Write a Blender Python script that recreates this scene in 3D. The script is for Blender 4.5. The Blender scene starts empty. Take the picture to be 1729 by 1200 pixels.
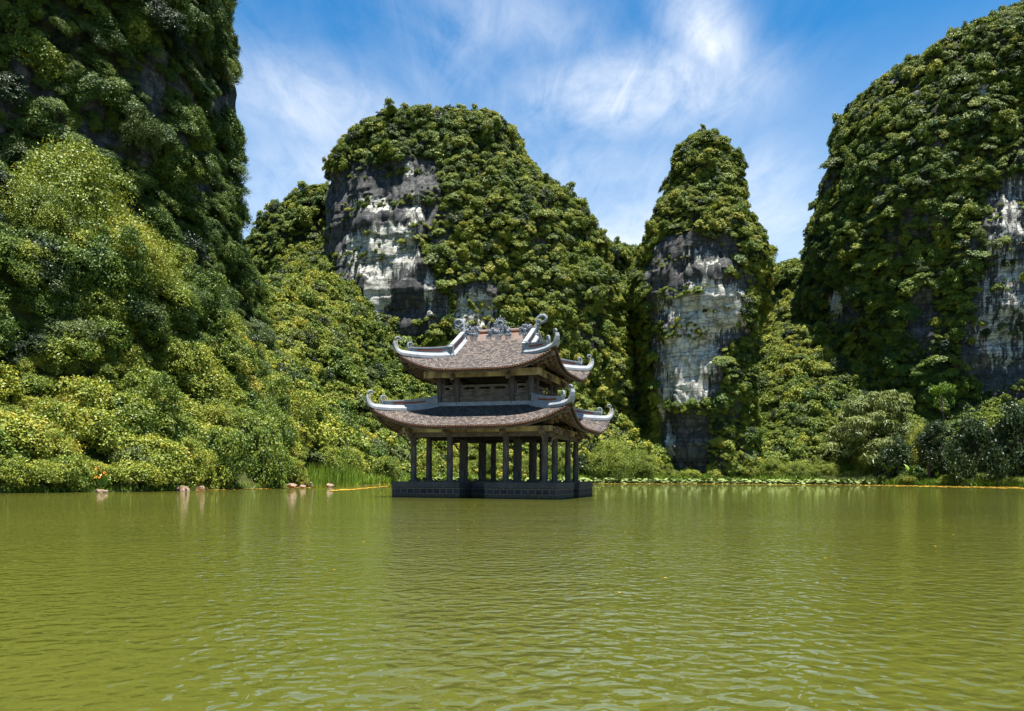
import bpy, bmesh, math, random
import numpy as np
from mathutils import Vector, Matrix, Quaternion, Euler

# ------------------------------------------------------------------ camera, sky, sun, exposure
SC = bpy.context.scene
COL = SC.collection
F_PX, HX, HY, ROLL, CAM_H = 1314.36, 864.5, 804.7, 0.0063, 1.4
cam = bpy.data.cameras.new('camera')
cam.sensor_width = 36.0
cam.lens = F_PX / 1729 * 36
cam.shift_y = (HY - 600) / 1729
cam.clip_start, cam.clip_end = 0.1, 6000
camera = bpy.data.objects.new('camera', cam)
camera.location = (0, 0, CAM_H)
camera.rotation_euler = (math.radians(90), -ROLL, 0)
COL.objects.link(camera)
SC.camera = camera

SUN_DIR = Vector((0.10, -0.14, 1.0)).normalized()
sun = bpy.data.lights.new('sun', 'SUN')
sun.energy = 5.0
sun.angle = math.radians(0.5)
sun.color = (1.0, 0.95, 0.86)
sun_o = bpy.data.objects.new('sun', sun)
sun_o.rotation_euler = SUN_DIR.to_track_quat('Z', 'Y').to_euler()
sun_o.location = (0, 0, 300)
COL.objects.link(sun_o)

SC.view_settings.view_transform = 'Standard'
SC.view_settings.look = 'None'
SC.view_settings.exposure = 1.7
SC.view_settings.gamma = 1.0
SC.view_settings.use_curve_mapping = False
SC.cycles.max_bounces = 6
SC.cycles.diffuse_bounces = 2
SC.cycles.glossy_bounces = 3
SC.cycles.transmission_bounces = 3
SC.cycles.transparent_max_bounces = 4
SC.cycles.sample_clamp_indirect = 4


class NT:
    """small helper round a node tree"""
    def __init__(self, tree):
        self.t = tree
        tree.nodes.clear()

    def n(self, kind, **kw):
        nd = self.t.nodes.new(kind)
        for k, v in kw.items():
            if k.startswith('i_'):
                key = k[2:]
                key = int(key) if key.isdigit() else key.replace('_', ' ')
                nd.inputs[key].default_value = v
            else:
                setattr(nd, k, v)
        return nd

    def l(self, a, b):
        self.t.links.new(a, b)

    def math(self, op, a, b=None, clamp=False):
        nd = self.t.nodes.new('ShaderNodeMath')
        nd.operation = op
        nd.use_clamp = clamp
        for i, v in enumerate((a, b)):
            if v is None:
                continue
            if isinstance(v, (int, float)):
                nd.inputs[i].default_value = v
            else:
                self.t.links.new(v, nd.inputs[i])
        return nd.outputs[0]

    def ramp(self, fac, stops, interp='LINEAR'):
        nd = self.t.nodes.new('ShaderNodeValToRGB')
        nd.color_ramp.interpolation = interp
        e = nd.color_ramp.elements
        while len(e) < len(stops):
            e.new(0.5)
        for el, (p, c) in zip(e, stops):
            el.position = p
            el.color = (c[0], c[1], c[2], 1) if not isinstance(c, (int, float)) else (c, c, c, 1)
        self.t.links.new(fac, nd.inputs[0])
        return nd.outputs[0]

    def mix(self, fac, a, b, mode='MIX'):
        nd = self.t.nodes.new('ShaderNodeMix')
        nd.data_type = 'RGBA'
        nd.blend_type = mode
        for s, v in ((nd.inputs[0], fac), (nd.inputs[6], a), (nd.inputs[7], b)):
            if isinstance(v, (int, float)):
                s.default_value = v
            elif isinstance(v, tuple):
                s.default_value = (v[0], v[1], v[2], 1)
            else:
                self.t.links.new(v, s)
        return nd.outputs[2]

    def mapping(self, vec, scale=(1, 1, 1), rot=(0, 0, 0), loc=(0, 0, 0)):
        nd = self.t.nodes.new('ShaderNodeMapping')
        nd.inputs['Scale'].default_value = scale
        nd.inputs['Rotation'].default_value = rot
        nd.inputs['Location'].default_value = loc
        self.t.links.new(vec, nd.inputs[0])
        return nd.outputs[0]

    def noise(self, vec, scale=1.0, detail=4.0, rough=0.55, dist=0.0):
        nd = self.t.nodes.new('ShaderNodeTexNoise')
        nd.inputs['Scale'].default_value = scale
        nd.inputs['Detail'].default_value = detail
        nd.inputs['Roughness'].default_value = rough
        nd.inputs['Distortion'].default_value = dist
        self.t.links.new(vec, nd.inputs['Vector'])
        return nd.outputs['Fac']


# world: physical sky with thin cirrus wisps at a fixed direction in the sky
world = bpy.data.worlds.new('World')
SC.world = world
world.use_nodes = True
W = NT(world.node_tree)
SKY_STRENGTH = 0.05
sky = W.n('ShaderNodeTexSky', sky_type='NISHITA', sun_disc=False)
sky.sun_elevation = math.asin(SUN_DIR.z)
sky.sun_rotation = math.atan2(SUN_DIR.x, SUN_DIR.y)
sky.altitude = 0
sky.air_density = 1.0
sky.dust_density = 0.4
sky.ozone_density = 3.0
tc = W.n('ShaderNodeTexCoord')
sep = W.n('ShaderNodeSeparateXYZ')
W.l(tc.outputs['Generated'], sep.inputs[0])
zc = W.math('MAXIMUM', sep.outputs['Z'], 0.02)
px = W.math('DIVIDE', sep.outputs['X'], zc)
py = W.math('DIVIDE', sep.outputs['Y'], zc)
cxyz = W.n('ShaderNodeCombineXYZ')
W.l(px, cxyz.inputs[0]); W.l(py, cxyz.inputs[1])
plane = cxyz.outputs[0]
# cirrus on a plane overhead, stretched into wisps
n1 = W.noise(W.mapping(plane, (1.7, 0.8, 1), (0, 0, 0.6), (3.1, 1.2, 0)), 1.2, 9, 0.6, 0.55)
n2 = W.noise(W.mapping(plane, (0.35, 0.22, 1), (0, 0, -0.3), (0.4, 7.7, 0)), 1.0, 4, 0.5, 0.3)
azi = W.math('DIVIDE', sep.outputs['X'], W.math('MAXIMUM', sep.outputs['Y'], 0.05))
ele = W.math('DIVIDE', sep.outputs['Z'], W.math('MAXIMUM', sep.outputs['Y'], 0.05))


def sky_blob(ca, ce, ra, re, rot=0.0):
    da = W.math('SUBTRACT', azi, ca)
    de = W.math('SUBTRACT', ele, ce)
    c, s = math.cos(rot), math.sin(rot)
    x = W.math('ADD', W.math('MULTIPLY', da, c / ra), W.math('MULTIPLY', de, s / ra))
    y = W.math('SUBTRACT', W.math('MULTIPLY', de, c / re), W.math('MULTIPLY', da, s / re))
    r2 = W.math('ADD', W.math('MULTIPLY', x, x), W.math('MULTIPLY', y, y))
    return W.math('POWER', 2.718, W.math('MULTIPLY', r2, -1.0))


blobs = [(0.16, 0.50, 0.15, 0.055, 0.1, 1.0), (0.24, 0.58, 0.05, 0.10, 0.5, 0.9), (0.02, 0.58, 0.16, 0.06, -0.3, 0.42),
         (-0.24, 0.47, 0.16, 0.06, -0.4, 0.6), (-0.08, 0.57, 0.09, 0.10, 0.8, 0.34), (0.05, 0.36, 0.30, 0.10, 0.0, 0.36),
         (-0.26, 0.40, 0.12, 0.06, 0.2, 0.42), (0.33, 0.36, 0.07, 0.07, 0.3, 0.42), (0.13, 0.30, 0.14, 0.05, 0.2, 0.6)]
acc = None
for b in blobs:
    v = W.math('MULTIPLY', sky_blob(*b[:5]), b[5])
    acc = v if acc is None else W.math('MAXIMUM', acc, v)
n3 = W.noise(W.mapping(plane, (5.0, 1.6, 1), (0, 0, 0.95), (1.1, 4.2, 0)), 1.6, 9, 0.66, 0.7)
wis = W.math('ADD', W.math('MULTIPLY', W.ramp(n1, [(0.34, 0.0), (0.68, 1.0)]), 0.62), W.math('MULTIPLY', W.ramp(n3, [(0.36, 0.0), (0.66, 1.0)]), 0.36))
cov = W.math('MULTIPLY', acc, W.math('ADD', W.math('MULTIPLY', wis, 1.05), 0.08))
cov = W.math('ADD', cov, W.math('MULTIPLY', W.math('MULTIPLY', wis, W.ramp(n2, [(0.4, 0.0), (0.75, 1.0)])), 0.14))
low = W.ramp(sep.outputs['Z'], [(0.12, 0.62), (0.30, 0.30), (0.48, 0.0)])
cov = W.math('ADD', cov, low, clamp=True)
hsv = W.n('ShaderNodeHueSaturation')
hsv.inputs['Saturation'].default_value = 1.28
hsv.inputs['Value'].default_value = 1.0
W.l(sky.outputs[0], hsv.inputs['Color'])
CLOUD = 7.2
skytint = W.mix(1.0, hsv.outputs[0], (0.42, 1.10, 1.16), 'MULTIPLY')
skycol = W.mix(cov, skytint, (CLOUD * 0.93, CLOUD * 0.98, CLOUD * 1.05))
bg = W.n('ShaderNodeBackground')
bg.inputs['Strength'].default_value = SKY_STRENGTH
W.l(skycol, bg.inputs['Color'])
wo = W.n('ShaderNodeOutputWorld')
W.l(bg.outputs[0], wo.inputs[0])

# ------------------------------------------------------------------ general helpers
RNG = np.random.default_rng(7)


def to_px(P):
    """picture position of points, used to know which flank of a hill is bare rock"""
    P = np.asarray(P, float)
    Y = np.maximum(P[..., 1], 1.0)
    x = F_PX * P[..., 0] / Y
    y = F_PX * (CAM_H - P[..., 2]) / Y
    c, s = math.cos(ROLL), math.sin(ROLL)
    return HX + c * x - s * y, HY + s * x + c * y


def _hash(ix, iy, iz):
    n = (ix * 374761393 + iy * 668265263 + iz * 2147483647 + 1013904223) & 0xFFFFFFFF
    n = ((n ^ (n >> 13)) * 1274126177) & 0xFFFFFFFF
    n = (n ^ (n >> 16)) & 0xFFFFFF
    return n / float(0xFFFFFF)


def vnoise(P):
    P = np.asarray(P, float)
    i = np.floor(P).astype(np.int64)
    f = P - i
    f = f * f * (3 - 2 * f)
    out = 0
    for dx in (0, 1):
        wx = f[..., 0] if dx else 1 - f[..., 0]
        for dy in (0, 1):
            wy = f[..., 1] if dy else 1 - f[..., 1]
            for dz in (0, 1):
                wz = f[..., 2] if dz else 1 - f[..., 2]
                out = out + wx * wy * wz * _hash(i[..., 0] + dx, i[..., 1] + dy, i[..., 2] + dz)
    return out * 2 - 1


def fbm(P, octs=4, gain=0.5):
    P = np.asarray(P, float)
    a, s, o = 1.0, 0.0, 0.0
    for k in range(octs):
        o = o + a * vnoise(P + 17.3 * k)
        s += a
        a *= gain
        P = P * 2.03
    return o / s


def mesh_np(name, V, quads=None, tris=None, mats=(), smooth=False, matidx=None):
    me = bpy.data.meshes.new(name)
    V = np.asarray(V, np.float32)
    me.vertices.add(len(V))
    me.vertices.foreach_set('co', V.ravel())
    nq = 0 if quads is None else len(quads)
    nt = 0 if tris is None else len(tris)
    loops = np.concatenate([np.asarray(quads, np.int32).ravel() if nq else np.zeros(0, np.int32),
                            np.asarray(tris, np.int32).ravel() if nt else np.zeros(0, np.int32)])
    me.loops.add(len(loops))
    me.loops.foreach_set('vertex_index', loops)
    me.polygons.add(nq + nt)
    st = np.concatenate([np.arange(nq) * 4, nq * 4 + np.arange(nt) * 3]).astype(np.int32)
    me.polygons.foreach_set('loop_start', st)
    if smooth:
        me.polygons.foreach_set('use_smooth', np.ones(nq + nt, bool))
    for m in mats:
        me.materials.append(m)
    if matidx is not None:
        me.polygons.foreach_set('material_index', np.asarray(matidx, np.int32))
    me.update(calc_edges=True)
    me.validate()
    return me


def fattr(me, name, vals, kind='FLOAT'):
    a = me.attributes.new(name, kind, 'POINT')
    a.data.foreach_set('value' if kind in ('FLOAT', 'INT') else 'vector', np.asarray(vals, np.float32 if kind != 'INT' else np.int32).ravel())


def link(name, me, parent=None, loc=(0, 0, 0)):
    o = bpy.data.objects.new(name, me)
    o.location = loc
    COL.objects.link(o)
    if parent is not None:
        o.parent = parent
    return o


def tag(o, label, cat=None, group=None, kind=None):
    o['label'] = label
    if cat:
        o['category'] = cat
    if group:
        o['group'] = group
    if kind:
        o['kind'] = kind
    return o


def material(name):
    m = bpy.data.materials.new(name)
    m.use_nodes = True
    N = NT(m.node_tree)
    out = N.n('ShaderNodeOutputMaterial')
    return m, N, out


def principled(N, out, rough=0.8, spec=0.3):
    p = N.n('ShaderNodeBsdfPrincipled')
    p.inputs['Roughness'].default_value = rough
    p.inputs['Specular IOR Level'].default_value = spec
    N.l(p.outputs[0], out.inputs['Surface'])
    return p


def bump(N, height, strength=0.5, dist=0.1):
    b = N.n('ShaderNodeBump')
    b.inputs['Strength'].default_value = strength
    b.inputs['Distance'].default_value = dist
    N.l(height, b.inputs['Height'])
    return b.outputs[0]


# ------------------------------------------------------------------ materials
def leaf_material(name, stops, gloss=0.5):
    m, N, out = material(name)
    at = N.n('ShaderNodeAttribute', attribute_name='leafv')
    ti = N.n('ShaderNodeAttribute', attribute_name='tint')
    ti.attribute_type = 'INSTANCER'
    v = N.math('ADD', N.math('MULTIPLY', at.outputs['Fac'], 0.55), N.math('MULTIPLY', ti.outputs['Fac'], 0.55))
    col = N.ramp(v, stops)
    p = N.n('ShaderNodeBsdfPrincipled')
    p.inputs['Roughness'].default_value = gloss
    p.inputs['Specular IOR Level'].default_value = 0.25
    N.l(col, p.inputs['Base Color'])
    tr = N.n('ShaderNodeBsdfTranslucent')
    N.l(N.mix(1.0, col, (1.25, 1.15, 0.5), 'MULTIPLY'), tr.inputs['Color'])
    mx = N.n('ShaderNodeMixShader')
    mx.inputs[0].default_value = 0.14
    N.l(p.outputs[0], mx.inputs[1]); N.l(tr.outputs[0], mx.inputs[2])
    N.l(mx.outputs[0], out.inputs['Surface'])
    return m


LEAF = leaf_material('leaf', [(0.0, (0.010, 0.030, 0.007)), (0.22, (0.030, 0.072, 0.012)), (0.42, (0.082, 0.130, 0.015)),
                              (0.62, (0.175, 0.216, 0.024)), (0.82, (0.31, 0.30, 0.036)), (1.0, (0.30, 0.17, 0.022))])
LEAF_DARK = leaf_material('glossy_dark_leaf', [(0.0, (0.008, 0.017, 0.007)), (0.5, (0.020, 0.040, 0.012)), (0.85, (0.05, 0.078, 0.02)), (1.0, (0.11, 0.10, 0.04))], 0.42)
LEAF_PALE = leaf_material('feathery_leaf', [(0.0, (0.030, 0.052, 0.016)), (0.5, (0.085, 0.120, 0.032)), (1.0, (0.155, 0.18, 0.05))], 0.5)
LEAF_FRESH = leaf_material('fresh_leaf', [(0.0, (0.03, 0.075, 0.008)), (0.5, (0.075, 0.15, 0.012)), (1.0, (0.17, 0.22, 0.02))], 0.4)


def simple(name, col, rough=0.8, var=0.25, scale=4.0, spec=0.3, bmp=0.0, stretch=(1, 1, 1), col2=None):
    m, N, out = material(name)
    p = principled(N, out, rough, spec)
    t = N.n('ShaderNodeTexCoord')
    vec = N.mapping(t.outputs['Object'], stretch)
    nz = N.noise(vec, scale, 6, 0.6)
    c2 = col2 or tuple(c * (1 - var) for c in col)
    N.l(N.ramp(nz, [(0.32, c2), (0.68, col)]), p.inputs['Base Color'])
    if bmp:
        N.l(bump(N, nz, bmp, 0.05), p.inputs['Normal'])
    return m


BARK = simple('bark', (0.085, 0.065, 0.045), 0.9, 0.5, 6, 0.2, 0.5, (1, 1, 0.3))


def rock_material():
    m, N, out = material('limestone')
    p = principled(N, out, 0.85, 0.2)
    t = N.n('ShaderNodeTexCoord')
    ob = t.outputs['Object']
    pale = N.n('ShaderNodeAttribute', attribute_name='pale').outputs['Fac']
    bare = N.n('ShaderNodeAttribute', attribute_name='bare').outputs['Fac']
    streak = N.noise(N.mapping(ob, (0.95, 0.95, 0.05)), 1.0, 7, 0.66)
    patch = N.noise(ob, 0.22, 5, 0.6)
    fine = N.noise(ob, 1.6, 6, 0.65)
    strata = N.noise(N.mapping(ob, (0.05, 0.05, 0.75)), 1.0, 5, 0.6, 0.4)
    f = N.math('ADD', pale, N.math('MULTIPLY', N.math('SUBTRACT', streak, 0.5), 2.1))
    f = N.math('ADD', f, N.math('MULTIPLY', N.math('SUBTRACT', patch, 0.5), 0.8))
    f = N.math('ADD', f, N.math('MULTIPLY', N.math('SUBTRACT', fine, 0.5), 0.6))
    fac = N.ramp(f, [(0.52, 0.0), (0.66, 1.0)])
    light = N.ramp(N.noise(ob, 0.5, 4, 0.6), [(0.3, (0.22, 0.21, 0.18)), (0.5, (0.40, 0.40, 0.36)), (0.75, (0.50, 0.50, 0.47))])
    dark = N.ramp(N.noise(N.mapping(ob, (1, 1, 0.2)), 0.9, 5, 0.6), [(0.3, (0.028, 0.030, 0.033)), (0.55, (0.065, 0.067, 0.068)), (0.8, (0.14, 0.135, 0.12))])
    col = N.mix(fac, dark, light)
    rust = N.ramp(N.noise(N.mapping(ob, (0.3, 0.3, 0.05), (0, 0, 0), (9, 3, 1)), 1.0, 4, 0.6), [(0.60, 0.0), (0.78, 0.45)])
    col = N.mix(rust, col, (0.26, 0.16, 0.085))
    crack = N.ramp(strata, [(0.475, 0.0), (0.492, 1.0), (0.508, 1.0), (0.525, 0.0)])
    col = N.mix(N.math('MULTIPLY', crack, 0.45), col, (0.025, 0.024, 0.022))
    soil = N.ramp(fine, [(0.3, (0.010, 0.013, 0.005)), (0.7, (0.030, 0.036, 0.012))])
    col = N.mix(bare, soil, col)
    N.l(col, p.inputs['Base Color'])
    h = N.math('ADD', N.math('MULTIPLY', streak, 0.8), N.math('ADD', N.math('MULTIPLY', fine, 0.35), N.math('MULTIPLY', crack, -0.4)))
    vo = N.n('ShaderNodeTexVoronoi', feature='DISTANCE_TO_EDGE')
    vo.inputs['Scale'].default_value = 1.0
    warp = N.n('ShaderNodeVectorMath', operation='ADD')
    N.l(N.mapping(ob, (0.34, 0.34, 0.20)), warp.inputs[0])
    N.l(fine, warp.inputs[1])
    N.l(warp.outputs[0], vo.inputs['Vector'])
    joint = N.ramp(vo.outputs['Distance'], [(0.0, 0.0), (0.07, 1.0)])
    h = N.math('ADD', h, N.math('MULTIPLY', joint, 0.5))
    N.l(N.mix(N.math('MULTIPLY', N.math('SUBTRACT', 1.0, joint), 0.28), col, (0.018, 0.018, 0.018)), p.inputs['Base Color'])
    N.l(bump(N, h, 0.85, 0.42), p.inputs['Normal'])
    return m


ROCK = rock_material()


def ground_material():
    m, N, out = material('soil')
    p = principled(N, out, 0.95, 0.1)
    t = N.n('ShaderNodeTexCoord')
    nz = N.noise(t.outputs['Object'], 0.6, 6, 0.65)
    N.l(N.ramp(nz, [(0.3, (0.014, 0.017, 0.006)), (0.55, (0.035, 0.045, 0.011)), (0.8, (0.075, 0.060, 0.024))]), p.inputs['Base Color'])
    N.l(bump(N, nz, 0.6, 0.4), p.inputs['Normal'])
    return m


SOIL = ground_material()


def water_material():
    m, N, out = material('green_water')
    p = principled(N, out, 0.028, 0.5)
    p.inputs['IOR'].default_value = 1.7
    t = N.n('ShaderNodeTexCoord')
    ob = t.outputs['Object']
    big = N.noise(ob, 0.045, 4, 0.55)
    N.l(N.ramp(big, [(0.3, (0.052, 0.058, 0.009)), (0.7, (0.076, 0.078, 0.011))]), p.inputs['Base Color'])
    gust = N.ramp(N.noise(N.mapping(ob, (0.05, 0.11, 1)), 1.0, 3, 0.5, 0.5), [(0.3, 0.55), (0.7, 1.0)])
    w1 = N.noise(N.mapping(ob, (1.0, 1.5, 1), (0, 0, 0.18)), 2.4, 2, 0.45, 0.3)
    w2 = N.noise(N.mapping(ob, (1.0, 1.0, 1), (0, 0, -0.35)), 5.6, 1, 0.4, 0.35)
    w3 = N.noise(N.mapping(ob, (1.0, 1.5, 1), (0, 0, 0.5)), 0.55, 2, 0.5)
    h = N.math('ADD', N.math('MULTIPLY', w1, 0.036), N.math('ADD', N.math('MULTIPLY', w2, 0.056), N.math('MULTIPLY', w3, 0.06)))
    h = N.math('MULTIPLY', h, gust)
    b = N.n('ShaderNodeBump')
    b.inputs['Strength'].default_value = 1.0
    b.inputs['Distance'].default_value = 1.0
    N.l(h, b.inputs['Height'])
    N.l(b.outputs[0], p.inputs['Normal'])
    return m


WATER = water_material()

# ------------------------------------------------------------------ lake shore and ground
SHORE_PX = np.array([(-900, 40), (-500, 44), (-250, 47), (-100, 51), (0, 55.5), (150, 60), (300, 66.5), (430, 78), (520, 90), (600, 106), (650, 128), (700, 148), (800, 170),
                     (1000, 188), (1250, 200), (1450, 192), (1560, 172), (1650, 158), (1729, 150), (1850, 138), (2100, 118), (2600, 95)], float)


def px_dir(x):
    return (np.asarray(x, float) - HX) / F_PX


SH = np.stack([px_dir(SHORE_PX[:, 0]) * SHORE_PX[:, 1], SHORE_PX[:, 1]], 1)
# close the shore polygon round the far side so that inland is inside
_dense = []
for a, b in zip(SH[:-1], SH[1:]):
    for t in np.linspace(0, 1, 6, endpoint=False):
        _dense.append(a + (b - a) * t)
SHD = np.array(_dense + [SH[-1]])


def shore_y(xpx):
    return np.interp(xpx, SHORE_PX[:, 0], SHORE_PX[:, 1])


def shore_dist(XY):
    """signed distance to the shoreline, positive inland"""
    XY = np.asarray(XY, float)
    best = np.full(len(XY), 1e9)
    for a, b in zip(SHD[:-1], SHD[1:]):
        d = b - a
        t = np.clip(((XY - a) @ d) / (d @ d), 0, 1)
        q = a + t[:, None] * d
        best = np.minimum(best, np.hypot(*(XY - q).T))
    xpx = HX + F_PX * XY[:, 0] / np.maximum(XY[:, 1], 1.0)
    inland = (XY[:, 1] > shore_y(xpx)) & (XY[:, 1] > 5)
    return np.where(inland, best, -best)


def ground_h(XY):
    d = shore_dist(XY)
    P = np.stack([XY[:, 0], XY[:, 1], np.zeros(len(XY))], 1)
    n = fbm(P / 14.0, 4)
    n2 = fbm(P / 45.0 + 5, 2)
    xpx = HX + F_PX * XY[:, 0] / np.maximum(XY[:, 1], 1.0)
    # a flatter apron behind the lotus bay in the middle, steep slopes at the left
    slope = np.interp(xpx, [-200, 300, 560, 640, 760, 1000, 1120, 1260, 1330, 1480, 1560, 1750, 2200],
                      [1.25, 1.25, 1.20, 1.05, 1.0, 0.85, 0.45, 0.7, 1.15, 1.1, 0.7, 0.45, 0.5])
    flat = np.interp(xpx, [-200, 480, 600, 760, 1000, 1200, 1450, 1560, 2200], [1, 1.2, 4, 5, 4, 6, 7, 8, 8])
    dd = np.maximum(d - flat, 0)
    h = 0.35 * np.minimum(np.maximum(d, 0), flat) ** 0.7 + slope * dd
    # a wooded bluff half way up the near left slope
    bl = np.clip((430 - xpx) / 160, 0, 1) * np.clip(0.75 + 1.6 * n2, 0.15, 1.3)
    t = np.clip((d - 9.5 - 3.0 * n) / 2.2, 0, 1)
    h = h * (1 - 0.28 * np.clip((430 - xpx) / 160, 0, 1)) + bl * 12.5 * t * t * (3 - 2 * t)
    capz = np.interp(xpx, [-200, 230, 420, 560], [30, 32, 46, 95])
    h = capz * (1 - np.exp(-h / capz)) * 1.12
    h = h * (1 + 0.22 * n2) + n * np.clip(d * 0.3, 0, 5.5)
    return np.where(d > 0, np.maximum(h, 0.02 + 0.02 * d), np.maximum(-2.0, d * 0.35 - 0.05))


gx = np.arange(-230, 300.1, 2.0)
gy = np.arange(30, 400.1, 2.0)
GX, GY = np.meshgrid(gx, gy)
XY = np.stack([GX.ravel(), GY.ravel()], 1)
GZ = ground_h(XY)
nx, ny = len(gx), len(gy)
idx = np.arange(nx * ny).reshape(ny, nx)
quads = np.stack([idx[:-1, :-1], idx[:-1, 1:], idx[1:, 1:], idx[1:, :-1]], -1).reshape(-1, 4)
V = np.column_stack([XY, GZ])
# far sheet joined on round the rim
ground = link('ground', mesh_np('ground', V, quads, mats=[SOIL], smooth=True))
tag(ground, 'dark soil of the lake shore and the steep lower slopes', kind='structure')
S = 3000.0
rim = [(-S, -S, -2.5), (S, -S, -2.5), (S, S, -2.5), (-S, S, -2.5)]
bed = link('lake_bed', mesh_np('lake_bed', rim, [[0, 1, 2, 3]], mats=[SOIL]))
tag(bed, 'muddy lake bed far under the green water', kind='structure')
water = link('water', mesh_np('water', [(-S, -S, 0), (S, -S, 0), (S, S, 0), (-S, S, 0)], [[0, 1, 2, 3]], mats=[WATER]))
tag(water, 'murky olive green lake water with small ripples', kind='structure')

# ------------------------------------------------------------------ limestone hills
ROCK_PX = {
    'left': [[(298, 118), (325, 130), (350, 195), (345, 215), (322, 200)], [(345, 175), (400, 150), (408, 228), (375, 215)], [(298, 296), (348, 305), (348, 345), (308, 340)],
             [(380, 330), (416, 330), (416, 375), (380, 362)], [(280, 225), (318, 235), (310, 265), (284, 258)]],
    'broad': [[(538, 300), (600, 278), (680, 258), (735, 270), (750, 330), (728, 380), (712, 430), (745, 470), (765, 540), (700, 575), (630, 560), (600, 500), (545, 440)],
              [(765, 480), (845, 490), (855, 575), (770, 575)]],
    'pinnacle': [[(1088, 430), (1130, 398), (1240, 402), (1258, 470), (1264, 560), (1235, 582), (1212, 612), (1215, 672), (1110, 695), (1098, 560)],
                 [(1112, 690), (1205, 690), (1190, 800), (1118, 800)], [(1042, 650), (1078, 636), (1078, 680), (1042, 686)]],
    'right': [[(1655, 335), (1729, 285), (1790, 290), (1830, 660), (1700, 668), (1640, 650), (1622, 540), (1668, 450)], [(1374, 262), (1415, 285), (1402, 345), (1370, 345)],
              [(1396, 500), (1442, 478), (1444, 548), (1398, 556)], [(1646, 138), (1670, 134), (1664, 168), (1648, 168)], [(1535, 470), (1570, 480), (1580, 620), (1530, 560)]],
}
PALE_PX = {
    'left': [(390, 190, 14, 30, .45), (330, 160, 10, 40, .4), (398, 350, 14, 14, .75), (325, 322, 20, 16, .45)],
    'broad': [(628, 345, 38, 14, .75), (640, 425, 58, 46, .8), (600, 430, 22, 40, .7), (660, 400, 34, 30, .75), (635, 500, 22, 46, .85), (690, 425, 14, 46, .7), (690, 285, 10, 12, .8),
              (800, 520, 40, 30, .85), (725, 495, 10, 40, .6), (700, 360, 20, 40, .55)],
    'pinnacle': [(1195, 520, 66, 46, 1.2), (1165, 600, 50, 46, 1.15), (1160, 645, 40, 46, .95), (1120, 660, 22, 50, .75), (1228, 520, 30, 44, .8), (1131, 750, 9, 60, .7), (1060, 662, 16, 16, .8),
                 (1180, 440, 40, 26, .55), (1110, 540, 12, 60, .5)],
    'right': [(1700, 450, 60, 170, .62), (1680, 570, 40, 60, .7), (1412, 515, 10, 26, .95), (1430, 490, 10, 12, .8), (1658, 150, 14, 18, .8), (1385, 300, 12, 30, .2)],
}


def in_poly(x, y, poly):
    ins = np.zeros(x.shape, bool)
    j = len(poly) - 1
    for i in range(len(poly)):
        xi, yi = poly[i]
        xj, yj = poly[j]
        c = ((yi > y) != (yj > y)) & (x < (xj - xi) * (y - yi) / ((yj - yi) or 1e-9) + xi)
        ins ^= c
        j = i
    return ins


def rock_mask(key, P):
    x, y = to_px(P)
    wob = fbm(P / 9.0, 4) * 22
    wob2 = fbm(P / 9.0 + 31, 4) * 20
    m = np.zeros(len(P), bool)
    for poly in ROCK_PX.get(key, []):
        m |= in_poly(x + wob, y + wob2, poly)
    return m


def pale_mask(key, P):
    x, y = to_px(P)
    v = np.zeros(len(P))
    for cx, cy, rx, ry, a in PALE_PX.get(key, []):
        v = np.maximum(v, a * np.exp(-(((x - cx) / rx) ** 2 + ((y - cy) / ry) ** 2) ** 1.5 * 0.7))
    return v * (1.18 if key == 'broad' else 1.0)


HILLS = {}


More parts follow.
